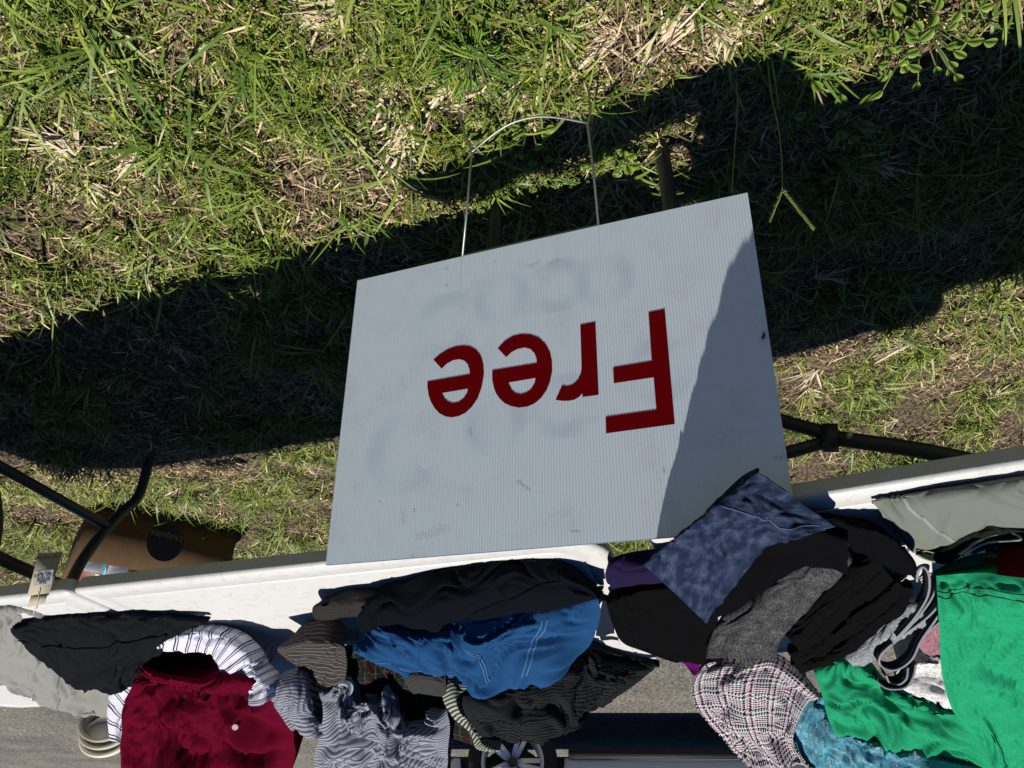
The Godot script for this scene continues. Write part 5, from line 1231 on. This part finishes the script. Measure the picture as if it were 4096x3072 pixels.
func build_box_and_tag() -> void:
	# fruit carton on the grass behind the table
	var bl: Vector3 = BOX[0]
	var br: Vector3 = BOX[1]
	var ax := (br - bl).normalized()
	var away := Vector3(-ax.z, 0, ax.x)
	if away.z > 0:
		away = -away
	var L := bl.distance_to(br)
	var W := 0.38
	var Hh := 0.20
	var t := thing("fruit_carton", "open brown fruit carton with a dark oval logo on the grass behind the table", "box", bl)
	var kraft := mat(lin(0.11, 0.062, 0.025), 0.9)
	kraft.albedo_texture = ramp_tex(seam_image(0.03, 256, 52, 4), lin(0.75, 0.72, 0.68), lin(1, 1, 1))
	kraft.uv1_triplanar = true
	kraft.uv1_scale = Vector3(3, 3, 3)
	var up := Vector3.UP * Hh * 0.5
	var walls := [[ax * L * 0.5, ax * L * 0.5, away * 0.003, "front_panel"], [ax * L * 0.5 + away * W, ax * L * 0.5, away * 0.003, "back_panel"], [away * W * 0.5, away * (W * 0.5 - 0.0035), ax * 0.003, "side_panel"], [ax * L + away * W * 0.5, away * (W * 0.5 - 0.0035), ax * 0.003, "side_panel"]]
	for w in walls:
		var st := begin()
		add_box(st, w[0] + up, w[1], up, w[2])
		part(w[3], flat_mesh(st), kraft, t)
	var bs := begin()
	add_box(bs, ax * L * 0.5 + away * W * 0.5 + Vector3.UP * 0.006, ax * (L * 0.5 - 0.004), Vector3.UP * 0.003, away * (W * 0.5 - 0.004))
	part("bottom_panel", flat_mesh(bs), kraft, t)
	# dark oval on the front with the maker's lettering
	var oc: Vector3 = ax * (L * BOXF[0]) + Vector3.UP * (Hh * BOXF[1]) - away * 0.0042
	var os := begin()
	for i in 36:
		var a0 := TAU * i / 36
		var a1 := TAU * (i + 1) / 36
		os.add_vertex(oc); os.add_vertex(oc + ax * cos(a0) * 0.058 + Vector3.UP * sin(a0) * 0.066); os.add_vertex(oc + ax * cos(a1) * 0.058 + Vector3.UP * sin(a1) * 0.066)
	part("logo_oval", flat_mesh(os), mat(lin(0.012, 0.016, 0.026), 0.85), t)
	var oval: Array = []
	for i in 41:
		oval.append(oc - away * 0.0006 + ax * cos(TAU * i / 40) * 0.051 + Vector3.UP * sin(TAU * i / 40) * 0.059)
	part("logo_ring", tube(oval, 0.0008, 5), mat(lin(0.13, 0.075, 0.035), 0.9), t)
	text_part("Chiquita", 0.0255, mat(lin(0.22, 0.13, 0.06), 0.9), t, Transform3D(Basis(ax, Vector3.UP, -away), oc - away * 0.0008 - Vector3.UP * 0.022), "logo_lettering", 700)
	# blue print on the end panel
	var blue := mat(lin(0.02, 0.09, 0.16), 0.85)
	for q in [[0.10, 0.13], [0.27, 0.13]]:
		var hs := begin()
		var hc: Vector3 = ax * (L + 0.0038) + away * q[0] + Vector3.UP * q[1]
		for i in 20:
			var a0 := TAU * i / 20
			var a1 := TAU * (i + 1) / 20
			hs.add_vertex(hc); hs.add_vertex(hc + away * cos(a0) * 0.045 + Vector3.UP * sin(a0) * 0.02); hs.add_vertex(hc + away * cos(a1) * 0.045 + Vector3.UP * sin(a1) * 0.02)
		part("print_patch", flat_mesh(hs), blue, t)
	# picture book and boxed game standing in the carton
	var im := Image.create(256, 128, true, Image.FORMAT_RGB8)
	im.fill(Color(0.09, 0.20, 0.62))
	var nz := seam_image(0.02, 256, 71, 4)
	for y in 128:
		for x in 256:
			im.set_pixel(x, y, Color(0.03, 0.14, 0.50).lerp(Color(0.45, 0.78, 0.95), clampf((nz.get_pixel(x, y).r - 0.35) * 2.2, 0, 1)))
	var cov := mat(Color.WHITE, 0.35)
	cov.albedo_texture = ImageTexture.create_from_image(im)
	cov.uv1_triplanar = true
	cov.uv1_scale = Vector3(5, 5, 5)
	# both lean back on the far wall, faces towards the viewer and the sky
	var ey := (away * 0.86 + Vector3.UP * 0.51).normalized()
	var en := (Vector3.UP * 0.86 - away * 0.51).normalized()
	var lift := Vector3.UP * 0.20 + away * 0.13
	var bk := thing("picture_book", "glossy blue and white picture book lying in the fruit carton", "book", bl + lift + ax * L * 0.30)
	var b1 := begin()
	add_box(b1, en * 0.010, ax * 0.125, ey * 0.10, en * 0.0015)
	part("cover", flat_mesh(b1), cov, bk)
	var b2 := begin()
	add_box(b2, Vector3.ZERO, ax * 0.121, ey * 0.097, en * 0.008)
	part("pages", flat_mesh(b2), mat(lin(0.6, 0.58, 0.52), 0.9), bk)
	var gb := thing("boxed_toy", "toy box printed with grey and turquoise frames lying in the fruit carton", "toy box", bl + lift + ax * L * 0.80)
	var g1 := begin()
	add_box(g1, Vector3.ZERO, ax * 0.085, ey * 0.10, en * 0.012)
	part("carton", flat_mesh(g1), mat(lin(0.16, 0.03, 0.015), 0.5), gb)
	var turq := mat(lin(0.03, 0.32, 0.45), 0.4)
	var greyp := mat(lin(0.14, 0.15, 0.18), 0.5)
	for k in 2:
		var gs := begin()
		add_box(gs, ax * (-0.042 + 0.08 * k) - ey * 0.055 + en * 0.013, ax * 0.030, ey * 0.030, en * 0.0012)
		part("printed_panel", flat_mesh(gs), greyp, gb)
		var ts := begin()
		add_box(ts, ax * (-0.002 + 0.076 * k) - ey * 0.045 + en * 0.0142, ax * 0.0055 + ey * 0.0015, ey * 0.048 - ax * 0.012, en * 0.0011)
		part("turquoise_strip", flat_mesh(ts), turq, gb)
	var ws := begin()
	add_box(ws, ax * -0.03 - ey * 0.012 + en * 0.013, ax * 0.046, ey * 0.007, en * 0.0012)
	part("white_strip", flat_mesh(ws), mat(lin(0.7, 0.7, 0.7), 0.5), gb)

	# swing tag
	var o: Vector3 = TAG[3]
	var tg := thing("swing_tag", "beige cardboard swing tag with a barcode sticker hanging over the table edge", "tag", o)
	var card := mat(lin(0.36, 0.33, 0.23), 0.85)
	part("card", frame4(TAG[0], TAG[1], TAG[2], TAG[3], 0.0007, o), card, tg)
	part("second_card", frame4(TAG2[0], TAG2[1], TAG2[2], TAG2[3], 0.0007, o), card, tg)
	# card frame: x to the right when the tag is read, y up, facing the viewer
	var cx: Vector3 = (TAG[0] - TAG[1]).normalized()
	var cn: Vector3 = cx.cross(TAG[3] - TAG[0]).normalized()
	if cn.z < 0:
		cn = -cn
	var cy: Vector3 = cn.cross(cx)
	var wd: float = TAG[0].distance_to(TAG[1])
	var ht: float = TAG[0].distance_to(TAG[3])
	var cc: Vector3 = (TAG[0] + TAG[1] + TAG[2] + TAG[3]) * 0.25 - o
	var dark := mat(lin(0.02, 0.02, 0.02), 0.9)
	var sk := begin()
	add_box(sk, cc + cy * ht * 0.10 + cn * 0.0006, cx * wd * 0.37, cy * ht * 0.17, cn * 0.0001)
	var sticker := part("barcode_sticker", flat_mesh(sk), mat(lin(0.62, 0.64, 0.66), 0.6), tg)
	var r := RandomNumberGenerator.new()
	r.seed = 4
	var bx := -0.27
	var bars := begin()
	while bx < 0.27:
		var w := r.randf_range(0.006, 0.018)
		add_box(bars, cc + cx * wd * bx + cy * ht * 0.135 + cn * 0.0009, cx * wd * w * 0.5, cy * ht * 0.05, cn * 0.0001)
		bx += w + r.randf_range(0.012, 0.026)
	part("barcode", flat_mesh(bars), dark, sticker)
	text_part("Color: BLACK", 0.0042, dark, sticker, Transform3D(Basis(cx, cy, cn), cc + cy * ht * 0.045 + cn * 0.001), "lettering")
	text_part("Size: XXL", 0.0042, dark, sticker, Transform3D(Basis(cx, cy, cn), cc + cy * ht * (-0.005) + cn * 0.001), "lettering")
	text_part("Style", 0.0038, dark, sticker, Transform3D(Basis(cx, cy, cn), cc + cy * ht * 0.215 + cn * 0.001), "lettering")
	text_part("age of wisdom", 0.0055, dark, tg, Transform3D(Basis(cx, cy, cn), cc - cy * ht * 0.38 + cn * 0.0008), "lettering")
	var sp: Array = []
	for p in TAG_STRING:
		sp.append(p - o)
	part("string", tube(sp, 0.0006, 6, 20), mat(lin(0.5, 0.47, 0.4), 0.9), tg)

	# pale shoe lying with its sole towards the viewer behind the shirts
	var so: Vector3 = SHOE[0]
	var sh := thing("pale_shoe", "cream slip-on shoe on its side beyond the striped shirt", "shoe", so)
	var dx: Vector3 = SHOE[1] - SHOE[0]
	var hw := dx.length() * 0.5
	var dir := dx.normalized()
	for k in 3:
		var st := begin()
		st.set_smooth_group(0)
		var rings: Array = []
		for q in [[0.0, 0.80], [0.004, 0.97], [0.010, 1.0], [0.018, 1.0], [0.022, 0.96], [0.022, 0.84], [0.012, 0.80]]:
			var ring: Array = []
			for i in 40:
				var a := TAU * i / 40
				var e := 1.0 - 0.12 * cos(a)
				ring.append(dir * hw * (1.0 + cos(a) * q[1]) + Vector3(0, sin(a) * q[1] * 0.043 * e, 0) + Vector3(0, -0.015 * k, q[0] - 0.012 + 0.012 * k))
			rings.append(ring)
		for i in rings.size() - 1:
			for j in 40:
				quad(st, rings[i][j], rings[i][(j + 1) % 40], rings[i + 1][(j + 1) % 40], rings[i + 1][j])
		if k == 0:
			for j in 40:
				st.add_vertex(dir * hw + Vector3(0, 0, 0.012)); st.add_vertex(rings[6][j]); st.add_vertex(rings[6][(j + 1) % 40])
		st.index()
		st.generate_normals()
		part(["sole", "midsole", "upper"][k], st.commit(), mat([lin(0.62, 0.58, 0.48), lin(0.42, 0.38, 0.30), lin(0.30, 0.27, 0.21)][k], 0.75), sh)

# ---------------------------------------------------------------- car
func lathe(profile: Array, sides: int) -> ArrayMesh: # profile of (radius, offset along z)
	var st := begin()
	st.set_smooth_group(0)
	for i in profile.size() - 1:
		for k in sides:
			var a0 := TAU * k / sides
			var a1 := TAU * (k + 1) / sides
			var p: Vector2 = profile[i]
			var q: Vector2 = profile[i + 1]
			quad(st, Vector3(cos(a0) * p.x, sin(a0) * p.x, p.y), Vector3(cos(a1) * p.x, sin(a1) * p.x, p.y), Vector3(cos(a1) * q.x, sin(a1) * q.x, q.y), Vector3(cos(a0) * q.x, sin(a0) * q.x, q.y))
	st.index()
	st.generate_normals()
	return st.commit()

func extrude(poly: PackedVector2Array, z0: float, z1: float, bevel: float) -> ArrayMesh:
	var inner := Geometry2D.offset_polygon(poly, -bevel)
	var small: PackedVector2Array = inner[0] if inner.size() > 0 else poly
	var st := begin()
	var tri := Geometry2D.triangulate_polygon(small)
	for z in [z0, z1]:
		for i in tri:
			st.add_vertex(Vector3(small[i].x, small[i].y, z))
	var n := poly.size()
	for k in n:
		var a := poly[k]
		var b := poly[(k + 1) % n]
		quad(st, Vector3(a.x, a.y, z0 - bevel), Vector3(b.x, b.y, z0 - bevel), Vector3(b.x, b.y, z1 + bevel), Vector3(a.x, a.y, z1 + bevel))
	# bevel rims by nearest points
	for z in [[z0, z0 - bevel], [z1, z1 + bevel]]:
		for k in n:
			var a := poly[k]
			var b := poly[(k + 1) % n]
			var a2 := near_pt(small, a)
			var b2 := near_pt(small, b)
			quad(st, Vector3(a.x, a.y, z[1]), Vector3(b.x, b.y, z[1]), Vector3(b2.x, b2.y, z[0]), Vector3(a2.x, a2.y, z[0]))
	return flat_mesh(st)

func near_pt(p: PackedVector2Array, a: Vector2) -> Vector2:
	var best := p[0]
	for q in p:
		if q.distance_squared_to(a) < best.distance_squared_to(a):
			best = q
	return best

func build_car() -> void:
	var t := thing("parked_car", "light grey parked car with silver alloy wheel on the road behind the clothes", "car", CAR)
	var paint := mat(lin(0.66, 0.67, 0.68), 0.35, 0.0)
	paint.clearcoat_enabled = true
	paint.clearcoat = 0.8
	var black := mat(lin(0.012, 0.012, 0.013), 0.7)
	var rub := mat(lin(0.014, 0.014, 0.014), 0.85)
	# body side with wheel arches, x runs towards the front (photo right is the rear part)
	var body := PackedVector2Array()
	body.append(Vector2(0.90, 0.45))
	body.append(Vector2(0.93, 0.75))
	body.append(Vector2(0.84, 0.98))
	body.append(Vector2(-3.5, 1.02))
	body.append(Vector2(-3.62, 0.75))
	body.append(Vector2(-3.58, 0.42))
	body.append(Vector2(-3.12, 0.31))
	for i in 13:
		var a := PI - PI * i / 12
		body.append(Vector2(-2.70 + cos(a) * 0.40, 0.315 + sin(a) * 0.42))
	for i in 13:
		var a := PI - PI * i / 12
		body.append(Vector2(cos(a) * 0.40, 0.315 + sin(a) * 0.42))
	body.append(Vector2(0.44, 0.31))
	part("body", extrude(body, 0.0, -1.80, 0.03), paint, t)
	var roof := PackedVector2Array([Vector2(0.75, 1.0), Vector2(0.35, 1.55), Vector2(-1.5, 1.62), Vector2(-2.3, 1.02)])
	part("cabin", extrude(roof, -0.12, -1.68, 0.03), paint, t)
	var glass := mat(lin(0.02, 0.022, 0.025), 0.05)
	for w in [[0.28, -0.55, 0.20, -0.55], [-0.63, -1.65, -0.63, -1.48]]:
		var ws := begin()
		quad(ws, Vector3(w[0], 1.06, -0.085), Vector3(w[1], 1.06, -0.085), Vector3(w[3], 1.52, -0.088), Vector3(w[2], 1.52, -0.088))
		part("window", flat_mesh(ws), glass, t)
	var sill := begin()
	add_box(sill, Vector3(-1.35, 0.29, -0.02), Vector3(0.92, 0, 0), Vector3(0, 0.033, 0), Vector3(0, 0, 0.045))
	part("sill_cladding", flat_mesh(sill), black, t)
	var ub := begin()
	add_box(ub, Vector3(-1.35, 0.40, -0.9), Vector3(2.1, 0, 0), Vector3(0, 0.10, 0), Vector3(0, 0, 0.84))
	part("underbody", flat_mesh(ub), black, t)
	var bump := begin()
	add_box(bump, Vector3(0.69, 0.40, -0.9), Vector3(0.22, 0, 0), Vector3(0, 0.10, 0), Vector3(0, 0, 0.90))
	part("bumper", flat_mesh(bump), black, t)
	for x in [-0.42, -1.45, -2.2]:
		var dl := begin()
		add_box(dl, Vector3(x, 0.68, 0.0312), Vector3(0.003, 0, 0), Vector3(0, 0.29, 0), Vector3(0, 0, 0.0008))
		part("door_gap", flat_mesh(dl), black, t)
	var alloy := mat(lin(0.75, 0.75, 0.76), 0.35, 0.2)
	var dull := mat(lin(0.06, 0.06, 0.062), 0.6, 0.5)
	for w in [[0.0, 0.02, 1.0], [-2.70, 0.02, 1.0], [0.0, -1.82, -1.0], [-2.70, -1.82, -1.0]]:
		var wn := Node3D.new()
		wn.name = "wheel"
		t.add_child(wn, true)
		wn.position = Vector3(w[0], 0.345, w[1] - 0.10 * w[2])
		wn.scale = Vector3(1, 1, w[2])
		part("tyre", lathe([Vector2(0.235, 0.10), Vector2(0.26, 0.112), Vector2(0.31, 0.112), Vector2(0.338, 0.09), Vector2(0.345, 0.05), Vector2(0.345, -0.05), Vector2(0.335, -0.1), Vector2(0.25, -0.11)], 48), rub, wn)
		part("rim", lathe([Vector2(0.238, 0.106), Vector2(0.228, 0.112), Vector2(0.215, 0.098), Vector2(0.208, 0.03), Vector2(0.205, -0.09)], 48), alloy, wn)
		part("brake_disc", lathe([Vector2(0.0, 0.0), Vector2(0.15, 0.0), Vector2(0.15, -0.02)], 32), dull, wn)
		for k in 5:
			var a := TAU * k / 5 + 0.52
			var d := Vector3(cos(a), sin(a), 0)
			var e := Vector3(-sin(a), cos(a), 0)
			var ss := begin()
			for sg in [-1.0, 1.0]:
				var p0: Vector3 = d * 0.035 + e * sg * 0.012 + Vector3(0, 0, 0.078)
				var p1: Vector3 = d * 0.213 + e * sg * 0.030 + Vector3(0, 0, 0.100)
				var c := (p0 + p1) * 0.5
				add_box(ss, c, (p1 - p0) * 0.5, e * 0.0165, Vector3(0, 0, 0.010))
			part("spoke", flat_mesh(ss), alloy, wn)
			var nut := CylinderMesh.new()
			nut.top_radius = 0.008
			nut.bottom_radius = 0.009
			nut.height = 0.016
			nut.radial_segments = 6
			var no := part("lug_nut", nut, dull, wn)
			no.rotation.x = PI / 2
			var an := a + TAU / 10
			no.position = Vector3(cos(an) * 0.052, sin(an) * 0.052, 0.088)
		part("hub_cap", lathe([Vector2(0.0, 0.102), Vector2(0.026, 0.100), Vector2(0.033, 0.094), Vector2(0.036, 0.07)], 24), dull, wn)

# ---------------------------------------------------------------- lawn
func bare(x: float, z: float) -> float: # 0 = bare, 1 = thick grass
	var v := broad.get_noise_2d(x * 3.4 + 9.0, z * 3.4) * 0.9 + broad.get_noise_2d(x * 9.0, z * 9.0 + 5.0) * 0.75 + 0.40
	for b in BARE:
		var d: float = Vector2((x - b[0]) / b[2], (z - b[1]) / b[3]).length()
		v -= 0.9 * smoothstep(1.1, 0.5, d)
	for b in LUSH:
		var d: float = Vector2((x - b[0]) / b[2], (z - b[1]) / b[3]).length()
		v += 0.8 * smoothstep(1.1, 0.5, d)
	return clampf(v, 0.03, 1.0)

func spots(n: int, want: Callable, lo: float, hi: float) -> Array:
	var out: Array = []
	var tries := 0
	while out.size() < n and tries < n * 12:
		tries += 1
		# denser towards the viewer
		var d := lerpf(0.42, 3.75, pow(rng.randf(), 1.35))
		var x := rng.randf_range(-1, 1) * (0.75 + d * 0.62)
		if rng.randf() < want.call(x, -d):
			out.append(Vector3(x, rng.randf_range(lo, hi), -d))
	return out

func build_lawn() -> void:
	var lm := leaf_mat()
	var dm := mat(Color.WHITE, 0.85)
	dm.vertex_color_use_as_albedo = true
	scatter("dry_thatch", "dry straw and dead grass lying between the green blades", "straw", 2, spots(1250, func(x, z): return 1.0 - 0.45 * bare(x, z), 0.7, 1.3), dm, 10)
	scatter("lawn_grass", "short green lawn grass with thin patches", "grass", 0, spots(1150, func(x, z): return bare(x, z), 0.7, 1.25), lm, 14)
	scatter("long_grass", "longer unmown grass tufts among the lawn", "grass", 1, spots(760, func(x, z): return pow(bare(x, z), 1.3), 0.6, 1.15), lm, 9)
	scatter("ground_herb", "tiny yellow-green ground herb in the lawn", "herb", 4, spots(900, func(x, z): return smoothstep(0.1, 0.5, broad.get_noise_2d(x * 5.0 + 30.0, z * 5.0)), 0.7, 1.3), lm, 5)
	var fans: Array = []
	for f in FANS:
		for k in 2:
			fans.append(Vector3(f[0] + rng.randfn(0, 0.03), rng.randf_range(0.7, 1.2), f[1] + rng.randfn(0, 0.03)))
	fans.append_array(spots(70, func(x, z): return 1.0 - bare(x, z), 0.6, 1.1))
	scatter("dead_leaf_fans", "pale dead grass leaves lying in fans on the soil", "straw", 3, fans, dm, 6)
	# weeds
	for p in WEEDS:
		plant(p[0], p[1], p[2], p[3], p[4], p[5], p[6], p[7], p[8], lm, p[9], p[10])
	# seed stalks
	for k in STALKS.size():
		var s: Array = STALKS[k]
		var pts: Array = s[1]
		var o: Vector3 = pts[0]
		var t := thing("grass_stalk", s[0], "grass stalk", o, "tall grass stalks")
		var loc: Array = []
		for p in pts:
			loc.append(p - o)
		var gm := mat(lin(0.16, 0.20, 0.05), 0.6)
		part("stem", tube(loc, 0.0010, 6, 20, 0.0007), gm, t)
		for h in s[2]:
			var hs := begin()
			var a: Vector3 = loc[loc.size() - 1]
			var b: Vector3 = h - o
			for i in 46:
				var q := a.lerp(b, (i + 1) / 46.0)
				var d := (b - a).normalized()
				var sd := d.cross(Vector3.UP).normalized() * (1.0 if i % 2 else -1.0)
				leaf(hs, q, (d + sd * 0.6 + Vector3(rng.randfn(0, .15), rng.randfn(0, .15), 0)).normalized(), 0.0045, 0.0016, Color(0.20, 0.24, 0.05).lerp(Color(0.32, 0.34, 0.08), rng.randf()))
			hs.generate_normals()
			part("seed_head", hs.commit(), lm, t)
